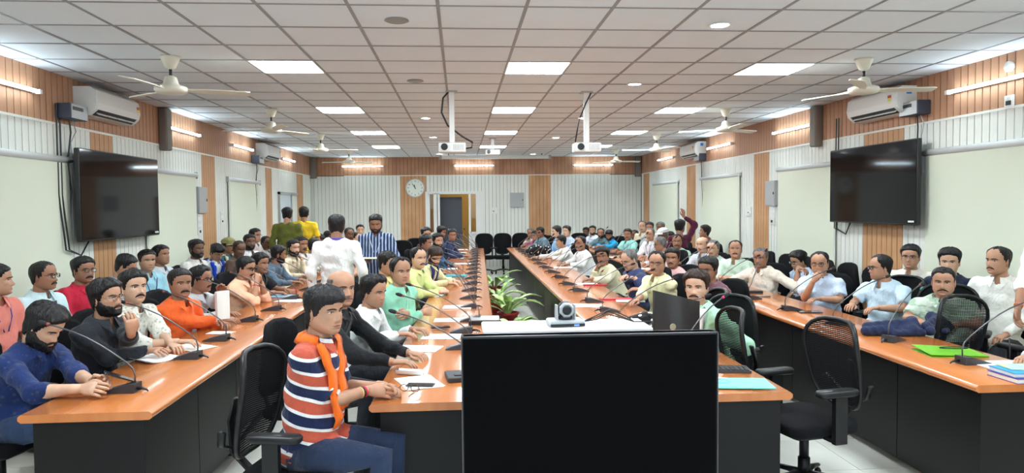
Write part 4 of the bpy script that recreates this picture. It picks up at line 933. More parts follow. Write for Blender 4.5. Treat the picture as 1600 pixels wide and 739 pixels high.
def person(label, hx, hy, at, yaw, pitch=0, tilt=0, face=None, pose='table', hair='full', hc='black', T=.016, skin='mid', shirt=(200, 200, 200), pat='plain', c2=None, c3=None, sleeve='long',
           tache=0, beard=0, glasses=0, lany=None, hands=None, lean=.16, stand=False, fat=.25, jaw=1., cap=None, px=None, seat='C', trousers=None, chairlab=None, extra=None, mesh_res=None, elbow_up=0, open_neck=True, wrist=None, shift=0):
    # ---- head position in the room
    if at[0] == 'd': H0 = atz(hx, hy, CH-at[1])
    elif at[0] == 'y': H0 = aty(hx, hy, at[1])
    else: H0 = atx(hx, hy, at[1])
    cam_az = math.degrees(math.atan2(-H0[0], H0[1]))  # world angle pointing from the head to the camera (0 = -Y)
    hyaw = cam_az+yaw; face = hyaw if face is None else face
    th = pi+R(face); px = px or .25*FPX/np.linalg.norm(H0[:2])
    lod = 2 if px > 44 else 1 if px > 27 else 0
    a = R(face); fwd = np.array([sin(a), -cos(a)]); rgt = np.array([fwd[1], -fwd[0]])
    zh = H0[2]; k = 1.0
    if stand: zp = .58*zh; lean = .03 if lean == .16 else lean
    else: zp = .555
    org = np.array([H0[0], H0[1]])-fwd*lean-rgt*shift; root = thing('person', label, 'person', (org[0], org[1], 0), th)
    def loc(W): d = np.array(W[:2])-org; return np.array([d @ rgt, d @ fwd, W[2]])
    Hc = np.array([shift, lean, zh]); hr = R(hyaw-face)   # positive = turned to image right = local ... 
    # head rotation: local yaw; world angle increases counter-clockwise seen from above
    Rh = rotm('Z', hr) @ rotm('X', -R(pitch)) @ rotm('Y', R(tilt))
    pv = np.array([0, -.025, -.075]); piv = Hc+pv; Hc2 = piv-Rh @ pv
    Pv = dict(jaw=jaw, fat=fat, wide=1+.04*fat, nose=random.uniform(.85, 1.15))
    # ---- skeleton
    sl = lean/(max(.3, zh-.2-zp)) if not stand else .03
    N = np.array([shift*.85, lean-.038, zh-.146]); pel = np.array([0, 0, zp]); axis = N-pel; Ls = np.linalg.norm(axis); axis /= Ls
    Rt = rotm('X', -math.atan2(axis[1], axis[2])) if True else None
    at_ = lambda q, dy=0: pel+axis*Ls*q+np.array([0, dy, 0])
    shw = .172+.012*fat
    SL = {s_: N+np.array([s_*shw, -.010, -.060]) for s_ in (-1, 1)}
    # ---- hand targets (wrist, pointing, back-of-hand)
    tz = .795
    PO = {'table': {-1: ((-.13, lean+.24, tz), (.35, 1, -.08), (0, 0, 1)), 1: ((.13, lean+.24, tz), (-.35, 1, -.08), (0, 0, 1))},
          'clasp': {-1: ((-.075, lean+.27, tz+.01), (.8, .7, 0), (-.3, .3, 1)), 1: ((.075, lean+.27, tz+.01), (-.8, .7, 0), (.3, .3, 1))},
          'mouth': {-1: ((-.05, lean+.15, zh-.16), (.45, .05, .95), (-.6, .8, 0)), 1: ((.05, lean+.15, zh-.16), (-.45, .05, .95), (.6, .8, 0))},
          'lap': {-1: ((-.13, .30, zp+.12), (.3, 1, -.2), (0, 0, 1)), 1: ((.13, .30, zp+.12), (-.3, 1, -.2), (0, 0, 1))},
          'cross': {-1: ((.10, lean+.12, zp+.29), (1, .3, 0), (0, 1, .3)), 1: ((-.10, lean+.14, zp+.27), (-1, .3, 0), (0, 1, .3))},
          'hang': {-1: ((-.25, .02, zp-.06), (0, .15, -1), (-1, 0, 0)), 1: ((.25, .02, zp-.06), (0, .15, -1), (1, 0, 0))},
          'read': {-1: ((-.14, .24, zp+.20), (.5, 1, .1), (0, -.2, 1)), 1: ((.12, .28, zp+.19), (-.6, 1, .0), (0, 0, 1))}}
    if pose in ('chinL', 'chinR'):
        q = -1 if pose == 'chinL' else 1; arms = dict(PO['table']); hp = Hc2+Rh @ np.array([q*.045, .045, -.125]); arms[q] = (tuple(hp+np.array([q*.03, .045, -.05])), (-q*.35, -.35, 1), (q*.6, .7, .2))
    else: arms = dict(PO[pose])
    if hands:
        for q, v in hands.items():
            if v[0] == 'px': w_ = loc(atz(v[1], v[2], v[3])); arms[q] = (tuple(w_), v[4] if len(v) > 4 else (-q*.3, 1, 0), v[5] if len(v) > 5 else (0, 0, 1))
            elif v[0] == 'pd':   # pixel with given camera distance Y
                w_ = loc(aty(v[1], v[2], v[3])); arms[q] = (tuple(w_), v[4], v[5])
            else: arms[q] = v
    J = {}
    for q in (-1, 1):
        Wt, dr, upv = arms[q]; hint = (q*.55, -.35, -1) if not elbow_up else (q*1, 0, -.35)
        E, Wq = ik(SL[q], Wt, .285, .25, hint)
        if not stand and lean+.02 < E[1] and E[2] < .80 and pose != 'lap': E[2] = max(E[2], .785)
        J[q] = (SL[q], E, Wq, dr, upv)
    # ---- BODY (skin) : one mesh
    b = MB(); ns, nph = ((40, 54), (28, 34), (20, 22))[2-lod]
    s_, ph = head_grid(ns, nph); SS, PP = np.meshgrid(s_, ph, indexing='ij'); V = head_pts(SS.ravel(), PP.ravel(), Pv)
    F_ = grid_faces(len(s_), len(ph)); cen = V[F_].mean(1); sc_ = (SS.ravel()[F_]).mean(1)
    lipm = ((cen[:, 0]/.0225)**2+((sc_-.204)/.034)**2 < 1) & (cen[:, 1] > .05)
    tr = lambda v: (np.asarray(v) @ Rh.T)+Hc2
    n0 = b.n; b.v.append(tr(V)); b.n += len(V)
    for q, l_ in zip(F_, lipm): b.f.append(tuple(q+n0)); b.m.append(1 if l_ else 0)
    b.f.append(tuple(range(n0, n0+len(ph)))[::-1]); b.m.append(0)
    for q in (-1, 1):   # eyes, lids, ears
        ey = face_xy(q*.0315, .505, Pv)[1]-.0045; c_ = np.array([q*.0315, ey, .0012])
        if yaw % 360 < 120 or yaw % 360 > 240:
            n_ = 12 if lod == 2 else 8 if lod else 6
            b.ell(tr([c_])[0], (.0150, .0118, .0082), n_, max(5, n_-2), 2, Rh); b.ell(tr([c_+(0, .0068, 0)])[0], (.0062, .0056, .0062), n_, max(4, n_-4), 3, Rh)
            b.ell(tr([c_+(0, -.0002, .0068)])[0], (.0168, .0122, .0048), n_, 6, 0, Rh)
            if lod: b.ell(tr([c_+(0, -.0006, -.0078)])[0], (.0155, .0115, .0032), n_, 5, 0, Rh)
        ec = np.array([q*(.0725*Pv['wide']), -.014, -.012])
        Re = Rh @ rotm('Z', -q*.35) @ rotm('X', .12)
        b.ell(tr([ec])[0], (.0075, .017, .031), 10 if lod else 6, 7 if lod else 5, 0, Re)
        if lod:
            P = [np.array([q*.004, .016*cos(t)*.9, .029*sin(t)]) for t in np.linspace(-1.9, 2.4, 9)]
            b.tube([tr([ec])[0]+Re @ p_ for p_ in P], .0042, 5, 0)
    # neck, chest under the shirt
    nk = [tr([(0, -.022, -.045)])[0], tr([(0, -.026, -.085)])[0], N*.55+tr([(0, -.03, -.10)])[0]*.45, N+np.array([0, .004, .0]), N+np.array([0, -.004, -.06]), at_(.70, -.01)]
    nr = .053+.006*fat; b.tube(nk, [(nr, nr+.004), (nr, nr), (nr, nr), (nr+.008, nr+.002), (.105, .056), (.12, .07)], 16 if lod else 10, 0, ref=(0, 1, 0))
    b.tube([at_(.78), at_(.5), at_(.2), at_(0)], [(.13, .085), (.125, .09), (.12, .09), (.13, .09)], 10, 0, ref=(0, 1, 0))
    for q in (-1, 1):
        S_, E, Wq, dr, upv = J[q]; n_ = 10 if lod == 2 else 8 if lod else 6
        b.tube([S_, S_+(E-S_)*.35, S_+(E-S_)*.8, E, E+(Wq-E)*.25, E+(Wq-E)*.7, Wq], [.044, .046, .038, .037, .040, .030, .025], n_, 0)
        cu = {'clasp': .75, 'mouth': .8, 'read': .45, 'hang': .4}.get(pose, .35)
        if (pose == 'chinL' and q < 0) or (pose == 'chinR' and q > 0): cu = .7
        hand(b, Wq, dr, upv, -q, cu, 1., 0, lod)
    # legs (skin core)
    if stand: hips = [np.array([q*.085, 0, zp-.02]) for q in (-1, 1)]; kn = [np.array([q*.095, .02, zp*.53]) for q in (-1, 1)]; an = [np.array([q*.10, -.01, .09]) for q in (-1, 1)]
    else: hips = [np.array([q*.09, .02, zp-.02]) for q in (-1, 1)]; kn = [np.array([q*.12, .44, .54]) for q in (-1, 1)]; an = [np.array([q*.12, .40, .09]) for q in (-1, 1)]
    for h_, k_, a_ in zip(hips, kn, an): b.tube([h_, k_, a_], [.06, .045, .035], 6, 0)
    bo = b.obj('body', [SKIN[skin], m_lip[skin], m_eye, m_iris], root, True)
    # ---- HAIR
    if hair:
        hb = MB(); nsh, nph2 = ((34, 56), (22, 34), (14, 22))[2-lod]
        s2 = np.concatenate([np.linspace(.08, .8, int(nsh*.62), endpoint=False), 1-.2*np.cos(np.linspace(0, pi/2, int(nsh*.38)+1))]); p2 = np.linspace(-pi, pi, nph2, endpoint=False)
        SS, PP = np.meshgrid(s2, p2, indexing='ij'); deg = np.abs(np.degrees(PP)); hl = np.interp(deg, *HAIRLINE[hair])
        rs = np.random.RandomState(int(hx*7+hy) % 9999); ph_ = rs.rand(6)*6
        mk = (SS-hl)/.055
        if hair == 'bald': mk = np.minimum(mk, (.80-SS)/.06)
        th_ = T*(.45+.55*smooth((SS-.45)/.4)) if hair not in ('bald', 'buzz') else T*.5*np.ones_like(SS)
        nz = 1+.16*np.sin(9*PP+ph_[0]+5*SS)+.12*np.sin(17*PP+ph_[1]-9*SS)+.10*np.sin(23*SS+ph_[2]+4*PP)
        if hair in ('side',): nz = nz+.35*np.sin(PP*1+1.2)*smooth((SS-.75)/.15)
        off = th_*np.clip(mk, 0, 1)**.5*nz-.004*(mk < .15)-.003
        V = head_pts(SS.ravel(), PP.ravel(), dict(Pv, nose=0), off.ravel()); F_ = grid_faces(len(s2), len(p2)); mk = mk.ravel()
        F_ = F_[(mk[F_] > -.9).any(1)]; hb.v.append(tr(V)); hb.n += len(V)
        for q in F_: hb.f.append(tuple(q)); hb.m.append(0)
        if hair != 'bald': hb.f.append(tuple(range((len(s2)-1)*len(p2), len(s2)*len(p2)))); hb.m.append(0)
        hb.obj('hair', HAIRM[hc], root, True)
    brow = MB(); visible = (yaw % 360 < 120 or yaw % 360 > 240)
    if visible:
        for q in (-1, 1):
            P = [face_xy(q*x, s0, Pv, .0015) for x, s0 in ((.012, .566), (.022, .578), (.035, .585), (.047, .575), (.053, .562))]
            brow.tube(tr(P), [(.0028, .0032), (.0034, .0042), (.0032, .004), (.0026, .003), (.001, .0015)], 6 if lod else 5, 0)
            if lod:
                P = [face_xy(q*x, s0, Pv, -.0005)+(0, .0042*(1-abs(x-.0315)/.03), 0) for x, s0 in ((.017, .506), (.024, .520), (.0315, .526), (.040, .521), (.047, .508))]
                brow.tube(tr(P), [.0008, .0014, .0016, .0014, .0008], 5, 0)
        brow.obj('eyebrows', HAIRM['grey' if hc == 'white' else 'black'], root, True)
        if tache:
            P = [face_xy(x, s0, Pv, .0015) for x, s0 in ((-.033, .195), (-.025, .232), (-.012, .256), (0, .262), (.012, .256), (.025, .232), (.033, .195))]
            tk = .6+.4*tache; MB().tube(tr(P), [(.002, .002), (.0045*tk, .006*tk), (.0055*tk, .0075*tk), (.005*tk, .007*tk), (.0055*tk, .0075*tk), (.0045*tk, .006*tk), (.002, .002)], 8 if lod else 6, 0).obj('moustache', HAIRM['grey' if hc in ('white',) else hc], root, True)
        if beard >= .8:
            s2 = np.linspace(0, .44, 20 if lod else 11); p2 = np.radians(np.linspace(-112, 112, 44 if lod == 2 else 28 if lod else 18)); SS, PP = np.meshgrid(s2, p2, indexing='ij'); deg = np.abs(np.degrees(PP))
            top = np.interp(deg, [0, 18, 30, 45, 60, 72, 84, 112], [.155, .17, .27, .285, .31, .38, .46, .46]); top = np.where((deg < 34) & (SS > .155), top, top); mk = (top-SS)/.03
            mk = np.minimum(mk, (105-deg)/14+0*SS)
            off = (.004+.013*(beard-1) if beard > 1 else .0045*beard)*np.clip(mk, 0, 1)**.5*(1+.2*np.sin(PP*19+SS*40))-.0035*(mk < .1)
            V = head_pts(SS.ravel(), PP.ravel(), Pv, off.ravel()); F_ = grid_faces(len(s2), len(p2), False); F_ = F_[(mk.ravel()[F_] > -.5).any(1)]; bb = MB(); V[:, 2] -= (beard > 1)*.006*(V[:, 2] < -.09)
            bb.v.append(tr(V)); bb.n += len(V)
            for q in F_: bb.f.append(tuple(q)); bb.m.append(0)
            bb.f.append(tuple(range(len(p2)))[::-1]); bb.m.append(0)
            bb.obj('beard', HAIRM[hc], root, True)
        if glasses:
            gy = face_xy(0, .52, Pv)[1]+.012; gl = thing('glasses', None, None); gl.parent = root
            bm_ = MB(); nn = 16 if lod == 2 else 10
            for q in (-1, 1):
                P = tr([(q*.0325+.0235*np.sign(cos(t))*abs(cos(t))**.75, gy-.004*abs(cos(t)), .001+.0165*np.sign(sin(t))*abs(sin(t))**.75) for t in np.arange(nn)*2*pi/nn])
                bm_.tube(P, .0013 if glasses == 1 else .0022, 4, closed=True)
                bm_.tube(tr([(q*.056, gy-.004, .006), (q*.071, .02, .008), (q*.074, -.012, .006), (q*.072, -.03, -.006)]), .0016, 4)
                if lod: MB().add(np.concatenate([P+Rh @ np.array([0, -.0006, 0]), P+Rh @ np.array([0, .0006, 0])]), [tuple(range(nn)), tuple(range(nn, 2*nn))[::-1]]+[(i, (i+1) % nn, nn+(i+1) % nn, nn+i) for i in range(nn)]).obj('lens', m_lens, gl)
            bm_.tube(tr([(-.009, gy, .006), (0, gy+.002, .009), (.009, gy, .006)]), .0016, 4); bm_.obj('frame', m_frame if glasses == 2 or lod < 2 else m_metal, gl, True)
    if cap:
        cb_ = MB(); s2 = np.concatenate([np.linspace(.68, .82, 4), 1-.18*np.cos(np.linspace(0, pi/2, 7))]); p2 = np.linspace(-pi, pi, 28, endpoint=False); SS, PP = np.meshgrid(s2, p2, indexing='ij')
        V = head_pts(SS.ravel(), PP.ravel(), dict(Pv, nose=0), np.full(SS.size, .017)); cb_.v.append(tr(V)); cb_.n += len(V)
        for q in grid_faces(len(s2), len(p2)): cb_.f.append(tuple(q)); cb_.m.append(0)
        cb_.f.append(tuple(range((len(s2)-1)*28, len(s2)*28))); cb_.m.append(0)
        co_ = cb_.obj('cap', cloth(cap), root, True)
        v = [];
        for t in np.linspace(-1.1, 1.1, 9):
            for r_, z_ in ((.088, .048), (.088, .052), (.15, .036), (.15, .033)): v.append((sin(t)*r_*.95, cos(t)*r_+.004, z_-.008*abs(t)))
        MB().add(tr(v), [(4*i+a_, 4*i+4+a_, 4*i+4+(a_+1) % 4, 4*i+(a_+1) % 4) for i in range(8) for a_ in range(4)]+[(0, 1, 2, 3), (35, 34, 33, 32)]).obj('brim', cloth(cap), co_, True)
    # ---- SHIRT (distance field, one smooth mesh)
    bf = fat; rt = Rt; sleeves = {'long': (1., .93), 'elbow': (1., .32), 'short': (.78, 0)}[sleeve]; crk = np.random.RandomState(int(hx*13+hy*5) % 9999).rand(8)*6
    def sdf(p):
        d = cone(p, SL[-1]+[0, 0, .0], SL[1], .050, .050)
        d = smin(d, elld(p, N+[0, -.012, -.034], (.115, .060, .050)), .04)
        d = smin(d, elld(p, at_(.68, .0), (.172+.012*bf, .112+.016*bf, .20), rt), .05)
        d = smin(d, elld(p, at_(.30, .012+.02*bf), (.160+.025*bf, .118+.05*bf, .20), rt), .06)
        d = smin(d, elld(p, pel+[0, .0, -.01], (.182+.012*bf, .142, .12)), .05)
        if stand: d = smin(d, elld(p, pel+[0, 0, -.10], (.18, .125, .14)), .05)
        else: d = smin(d, cone(p, pel+[-.07, .06, -.01], pel+[-.09, .17, .0], .095, .075), .05); d = smin(d, cone(p, pel+[.07, .06, -.01], pel+[.09, .17, .0], .095, .075), .05)
        for q in (-1, 1):
            S_, E, Wq = J[q][:3]; u1 = (E-S_)/np.linalg.norm(E-S_); e1 = S_+(E-S_)*sleeves[0]
            c_ = cone(p, S_+[0, 0, -.004], e1, .058, .060 if sleeves[1] == 0 else .054)
            if sleeves[1] == 0: c_ = np.maximum(c_, (p-e1) @ u1)
            else:
                u2 = (Wq-E)/np.linalg.norm(Wq-E); e2 = E+(Wq-E)*sleeves[1]; r2 = .050-.014*sleeves[1]
                c2_ = np.maximum(cone(p, E, e2, .053, r2), (p-e2) @ u2); c_ = smin(c_, c2_, .03)
            d = smin(d, c_, .028)
        z = p[:, 2]; w_ = .0045*np.sin(z*46+7*p[:, 0]*np.sin(crk[0])*3+crk[1]+2.2*np.sin(p[:, 1]*19+crk[2]))+.0035*np.sin(p[:, 0]*38+z*21+crk[3])+.002*np.sin(p[:, 1]*60+z*44+crk[5])
        # creases gathering at the elbows, arm pits and waist
        for q in (-1, 1):
            S_, E = J[q][:2]; rE = np.linalg.norm(p-E, axis=1); rS = np.linalg.norm(p-S_-[-q*.03, .02, -.09], axis=1)
            w_ = w_+.006*np.exp(-(rE/.09)**2)*(np.abs(np.sin(rE*95+crk[4]+3*np.sin(z*30)))-.5)+.005*np.exp(-(rS/.11)**2)*(np.abs(np.sin(rS*70+crk[6]+4*p[:, 0]*8))-.5)
        w_ = w_+.006*np.exp(-((z-pel[2]-.10)/.09)**2)*(np.abs(np.sin(z*52+p[:, 0]*14+crk[7]+1.5*np.sin(p[:, 0]*23)))-.5)
        d = d+w_
        d = np.maximum(d, .018-cone(p, N+[0, .01, -.015], N+[0, .03, .12], .050+.006*bf, .07))
        if open_neck: d = np.maximum(d, -cone(p, N+[0, .060, .02], N+[0, .088, -.04], .036, .008))
        return d
    allp = np.array([SL[-1], SL[1], J[-1][1], J[1][1], J[-1][1]+(J[-1][2]-J[-1][1])*sleeves[1], J[1][1]+(J[1][2]-J[1][1])*sleeves[1], N, pel-[.12, .09, .1], pel+[.12, .2, 0]])
    lo = allp.min(0)-[.10, .11, .09]; hi = allp.max(0)+[.10, .13, .07]; 
    if stand: lo[2] = zp-.26
    h_ = mesh_res or (.011, .017, .025)[2-lod]; V, F_ = surface_nets(sdf, lo, hi, h_)
    sb = MB(); sb.v.append(V); sb.n = len(V); sb.f = [tuple(q) for q in F_.tolist()]; sb.m = [0]*len(F_)
    ms = cloth(shirt, pat, c2, c3); so = sb.obj('shirt', ms, root, True)
    # collar
    def surf(x, z, sgn=1):   # front of the shirt at (x, z)
        ys = np.linspace(lean+.25, lean-.25 if sgn > 0 else lean-.3, 90); g = np.stack([np.full(90, x), ys, np.full(90, z)], 1); d = sdf(g); i = np.argmax(d < 0); return ys[i]+.002
    if open_neck is not None:
        nc = 20 if lod else 12; v = []; rn = nr+.010
        for i in range(nc+1):
            t = R(16)+(2*pi-R(32))*i/nc; pt = max(0, 1-min(i, nc-i)/2.2) if open_neck else 0; dx_, dy_ = sin(t), cos(t)
            base = N+np.array([0, .004, 0]); tl = (1+dy_)*.5
            v.append(base+[dx_*(rn+.004), dy_*(rn+.002), -.014-.02*tl]); v.append(base+[dx_*(rn+.001), dy_*(rn+.001), .040-.034*tl+.006*pt])
            v.append(base+[dx_*(rn+.008), dy_*(rn+.008), .041-.034*tl+.006*pt]); v.append(base+[dx_*(rn+.034)+(.012*np.sign(dx_))*pt, dy_*(rn+.028)+.022*pt, .006-.034*tl-.046*pt])
        MB().add(v, [(4*i+a_, 4*i+4+a_, 4*i+5+a_, 4*i+1+a_) for i in range(nc) for a_ in (0, 1, 2)]).obj('collar', ms, root, True)
    if lod == 2 and open_neck and visible and pat != 'bands' and lean < .19:
        zs = np.linspace(N[2]-.10, pel[2]+.14, 9); v = []
        for z in zs: y = surf(.0, z); v += [(-.013, y+.001, z), (.013, y+.001, z), (.013, y+.005, z), (-.013, y+.005, z)]
        pk = MB().add(v, [(4*i+a_, 4*i+4+a_, 4*i+4+(a_+1) % 4, 4*i+(a_+1) % 4) for i in range(8) for a_ in range(4)]).obj('placket', ms, root, True)
        for z in zs[::2]: MB().ell((0, surf(0, z)+.0065, z), (.005, .002, .005), 8, 4).obj('button', m_button, pk, True)
    # ---- TROUSERS and shoes
    tm_ = trousers or (m_trouser if not stand else m_trouser); tb = MB()
    for h2, k_, a_ in zip(hips, kn, an): tb.tube([h2+[0, -.03, 0], h2*.5+k_*.5, k_, k_*.5+a_*.5, a_-[0, 0, .03]], [.098, .086, .068, .060, .056], 14 if lod else 8)
    tb.ell(pel+[0, -.005, -.02], (.165, .13, .11), 12, 8); tb.obj('trousers', tm_, root, True)
    for a_ in an: MB().ell(a_+[0, .06, -.052], (.045, .13, .042), 10, 6).obj('shoe', m_shoe, root, True)
    if lany:
        zs = N[2]-.0; P = [N+[-.07, -.05, .015], N+[-.085, .02, .005]]
        yy = lambda x, z: np.array([x, surf(x, z)+.003, z])
        Pl = [yy(-.075, zs-.05), yy(-.055, zs-.13), yy(-.02, zs-.24)]; Pr = [yy(.075, zs-.05), yy(.055, zs-.13), yy(.02, zs-.24)]
        bk = [N+np.array([sin(t)*(nr+.022), -.0+cos(t)*(nr+.02), .004]) for t in np.radians([100, 140, 180, 220, 260])]
        lo_ = MB().tube(Pl[::-1]+[N+[-.08, .03, -.005]]+[bk[4], bk[3], bk[2], bk[1], bk[0]]+[N+[.08, .03, -.005]]+Pr, [(.006, .0015)]*13 if False else .0055, 4).obj('lanyard', mat('lanyard_%d_%d_%d' % lany, srgb(lany), .6), root, True)
    if wrist:
        for q, c_ in wrist.items():
            E, Wq = J[q][1], J[q][2]; u = (Wq-E)/np.linalg.norm(Wq-E)
            for j, cc in enumerate(c_): MB().tube([Wq-u*(.03+.012*j), Wq-u*(.022+.012*j)], .031, 12).obj('wristband', mat('band_%d_%d_%d' % cc, srgb(cc), .5), root, True)
    rec = dict(root=root, N=N, pel=pel, J=J, tr=tr, surf=surf, sdf=sdf, org=org, fwd=fwd, rgt=rgt, th=th, face=face, H0=H0, lean=lean, ms=ms, zh=zh, loc=loc)
    if not stand and seat:
        arch = {'A': CH_A, 'B': CH_B, 'C': CH_C, 'D': CH_D}[seat]
        chair(arch, org[0]-fwd[0]*.03, org[1]-fwd[1]*.03, face, chairlab or ('black chair under the '+' '.join(label.split(',')[0].split()[:12])))
    PEOPLE.append(rec); return rec
def stole(rec, mt, name='scarf', w_=.035, drop=(.34, .34), off=.006, label=None):
    """cloth hanging round the neck, two ends down the front"""
    N = rec['N']; surf = rec['surf']; v = []; segs = []
    def front(q, L_):
        out = []
        for t in np.linspace(0, 1, 10):
            z = N[2]-.012-L_*t; x = q*(.092-.052*min(1, t*1.3)); out.append((x, z))
        return out
    pts = []
    for x, z in front(-1, drop[0])[::-1]: pts.append((np.array([x, surf(x, z)+off, z]), np.array([1, 0, 0])))
    for t in np.radians(np.linspace(-62, -298, 12)):
        r_ = .098; pts.append((N+np.array([sin(t)*r_, cos(t)*r_*.92+.0, .022-.014*(1+cos(t))]), np.array([sin(t)*.75, cos(t)*.75, -.65])*1.0))
    for x, z in front(1, drop[1]): pts.append((np.array([x, surf(x, z)+off, z]), np.array([-1, 0, 0])))
    for i, (p, d) in enumerate(pts):
        d = d/np.linalg.norm(d); q = p
        nrm = np.array([0, 1, 0]) if i < 10 or i >= len(pts)-10 else np.array([d[0], d[1], .6])
        ww = w_*(.62 if 9 < i < len(pts)-10 else 1.); v += [q-d*ww, q+nrm*(.010+.003*sin(i*1.7)), q+d*ww, q-nrm*.004]
    n = len(pts); o = MB().add(v, [(4*i+a_, 4*i+4+a_, 4*i+4+(a_+1) % 4, 4*i+(a_+1) % 4) for i in range(n-1) for a_ in range(4)]+[(0, 1, 2, 3), (4*n-1, 4*n-2, 4*n-3, 4*n-4)]).obj(name, mt, rec['root'], True)
    if label: o['label'] = label
    return o
# ----------------------------------------------------------------- far left table, front to back
FL = 78    # facing into the hall from the left side
P1 = person('bearded man in navy printed shirt looking down at his phone, left foreground', 60, 503, ('d', .63), 50, 32, 0, FL+2, hands={-1: ('px', 150, 600, .80, (.1, 1, .15), (-.9, 0, .4)), 1: ('px', 128, 607, .80, (.25, 1, .1), (.8, -.1, .6))}, hair='full', T=.032, beard=1.9, tache=1.2, skin='light', shirt=(26, 44, 92), pat='floral', c2=(58, 66, 96), sleeve='elbow', lean=.24, trousers=m_jeans, seat='B', fat=.2)
person('man in black shirt with clear glasses and beard, chin near raised hand', 167, 466, ('d', .58), 48, -4, 0, FL-6, hands={-1: ('pd', 212, 530, 4.35, (.1, .1, 1), (.4, 1, 0)), 1: ('px', 232, 548, .80, (.1, 1, .1), (.3, 0, 1))}, hair='full', T=.024, beard=1.25, tache=1, glasses=1, skin='mid', shirt=(38, 40, 46), lean=.2, seat='C')
person('man in white shirt with small grey print and trimmed moustache', 211, 449, ('d', .56), 28, -4, 0, FL-10, hands={-1: ('px', 268, 540, .80, (.4, 1, 0), (0, 0, 1)), 1: ('px', 280, 534, .81, (-.4, 1, 0), (0, 0, 1))}, hair='full', T=.02, tache=1, beard=.6, skin='light', shirt=(216, 212, 200), pat='leaf', c2=(176, 178, 170), sleeve='elbow', lean=.2)
person('man in bright orange kurta with thick moustache, hands joined on table', 284, 443, ('d', .60), 24, -2, 0, FL-8, hands={-1: ('px', 345, 504, .80, (.55, 1, 0), (-.3, 0, 1)), 1: ('px', 348, 500, .81, (-.55, 1, 0), (.3, 0, 1))}, hair='full', T=.014, tache=1.6, skin='tan', shirt=(238, 104, 46), sleeve='long', lean=.2, fat=.4, wrist={1: [(200, 40, 40)]})
P5 = person('man in pale grey shirt and glasses holding a curled white paper', 313, 436, ('d', .63), 62, 2, 0, FL, hands={-1: ('pd', 352, 456, 6.1, (.2, .6, .6), (-1, 0, .2)), 1: ('px', 350, 492, .82, (0, 1, .2), (0, 0, 1))}, hair='side', T=.018, tache=1.4, glasses=1, skin='tan', shirt=(206, 206, 208), lean=.22)
person('man in peach kurta and glasses with hands clasped before his mouth', 383, 418, ('d', .62), 55, 8, 0, FL, pose='mouth', hair='full', T=.015, glasses=2, tache=.6, skin='mid', shirt=(246, 190, 156), sleeve='elbow', lean=.2, fat=.6, wrist={1: [(210, 60, 40)]})
person('man in black tee leaning behind the peach kurta man', 407, 411, ('d', .63), 48, 4, 0, FL, hair='full', T=.018, tache=.8, skin='tan', shirt=(30, 32, 38), sleeve='short', lean=.22, shift=0)
person('man in slate blue shirt turned away to the right, arm on table', 434, 397, ('d', .60), 95, 6, 0, FL+5, hair='full', T=.016, beard=1, skin='tan', shirt=(98, 116, 134), lean=.24)
person('bearded man in cream shirt resting chin on fist, beside slate blue shirt', 459, 387, ('d', .57), 35, 2, 0, FL-10, pose='chinL', hair='full', T=.018, beard=1.2, tache=1, skin='light', shirt=(222, 208, 180), lean=.22, wrist={-1: [(60, 50, 50)]})
person('man in pale shirt just behind the chin-resting bearded man', 473, 382, ('d', .555), 30, 0, 0, FL-10, hair='full', T=.016, tache=1, skin='tan', shirt=(210, 206, 198))
person('man in white shirt mostly hidden by the standing man in white', 490, 384, ('d', .60), 95, 5, 0, FL, hair='full', T=.018, skin='tan', shirt=(226, 226, 222))
# left wall row
BL = 76
person('man in pink shirt and purple lanyard, cut by the left picture edge', -6, 438, ('x', -3.45), 78, 0, 0, BL, pose='lap', hair='full', skin='mid', shirt=(222, 130, 116), sleeve='short', lany=(60, 60, 140), lean=.06, seat='D')
person('man in pale aqua shirt and glasses seated against the left wall', 68, 431, ('x', -3.4), 58, 0, 0, BL, pose='lap', hair='buzz', T=.02, glasses=2, tache=1, skin='tan', shirt=(206, 228, 232), lean=.06, seat='D')
person('man in crimson red shirt with black glasses and moustache', 131, 422, ('x', -3.4), 35, 0, 0, BL-5, pose='lap', hair='full', T=.018, glasses=2, tache=1.6, skin='tan', shirt=(196, 36, 62), sleeve='short', lean=.06, seat='D', fat=.4)
person('man in pale blue shirt and glasses with head bowed, below the left television', 191, 414, ('x', -3.35), 72, 22, 0, BL, pose='lap', hair='full', T=.016, glasses=2, skin='mid', shirt=(186, 204, 226), lean=.12, seat='D')
person('man in aqua shirt with dark blue lanyard looking at the camera', 231, 407, ('x', -3.42), 22, 0, 0, BL-15, pose='lap', hair='full', T=.014, skin='mid', shirt=(158, 208, 222), lany=(40, 60, 120), sleeve='short', lean=.08, seat='D')
person('young man looking right over the shoulder of the aqua shirt man', 253, 399, ('x', -3.5), 48, -6, 0, BL, pose='lap', hair='full', T=.016, skin='tan', shirt=(206, 214, 220), lean=.08, seat='D')
person('dark-haired man in white shirt against the left wall, right of an empty chair', 308, 389, ('x', -3.35), 38, 0, 0, BL, pose='lap', hair='full', T=.018, tache=1, beard=1, skin='dark', shirt=(232, 226, 220), lean=.08, seat='D')
P19 = person('man in royal blue vest over white shirt, looking down', 337, 392, ('x', -3.45), 35, 28, 0, BL-10, pose='lap', hair='fringe', T=.02, glasses=2, skin='mid', shirt=(224, 230, 236), lean=.14, seat='D'); stole(P19, cloth((30, 70, 200)), 'scarf', .05, label='royal blue scarf')
P20 = person('man in olive cap and cream shawl over teal shirt', 357, 384, ('x', -3.45), 48, 4, 0, BL, pose='lap', hair='buzz', cap=(140, 132, 84), tache=1, skin='tan', shirt=(60, 104, 116), lean=.1, seat='D'); stole(P20, cloth((226, 220, 180)), 'shawl', .055)
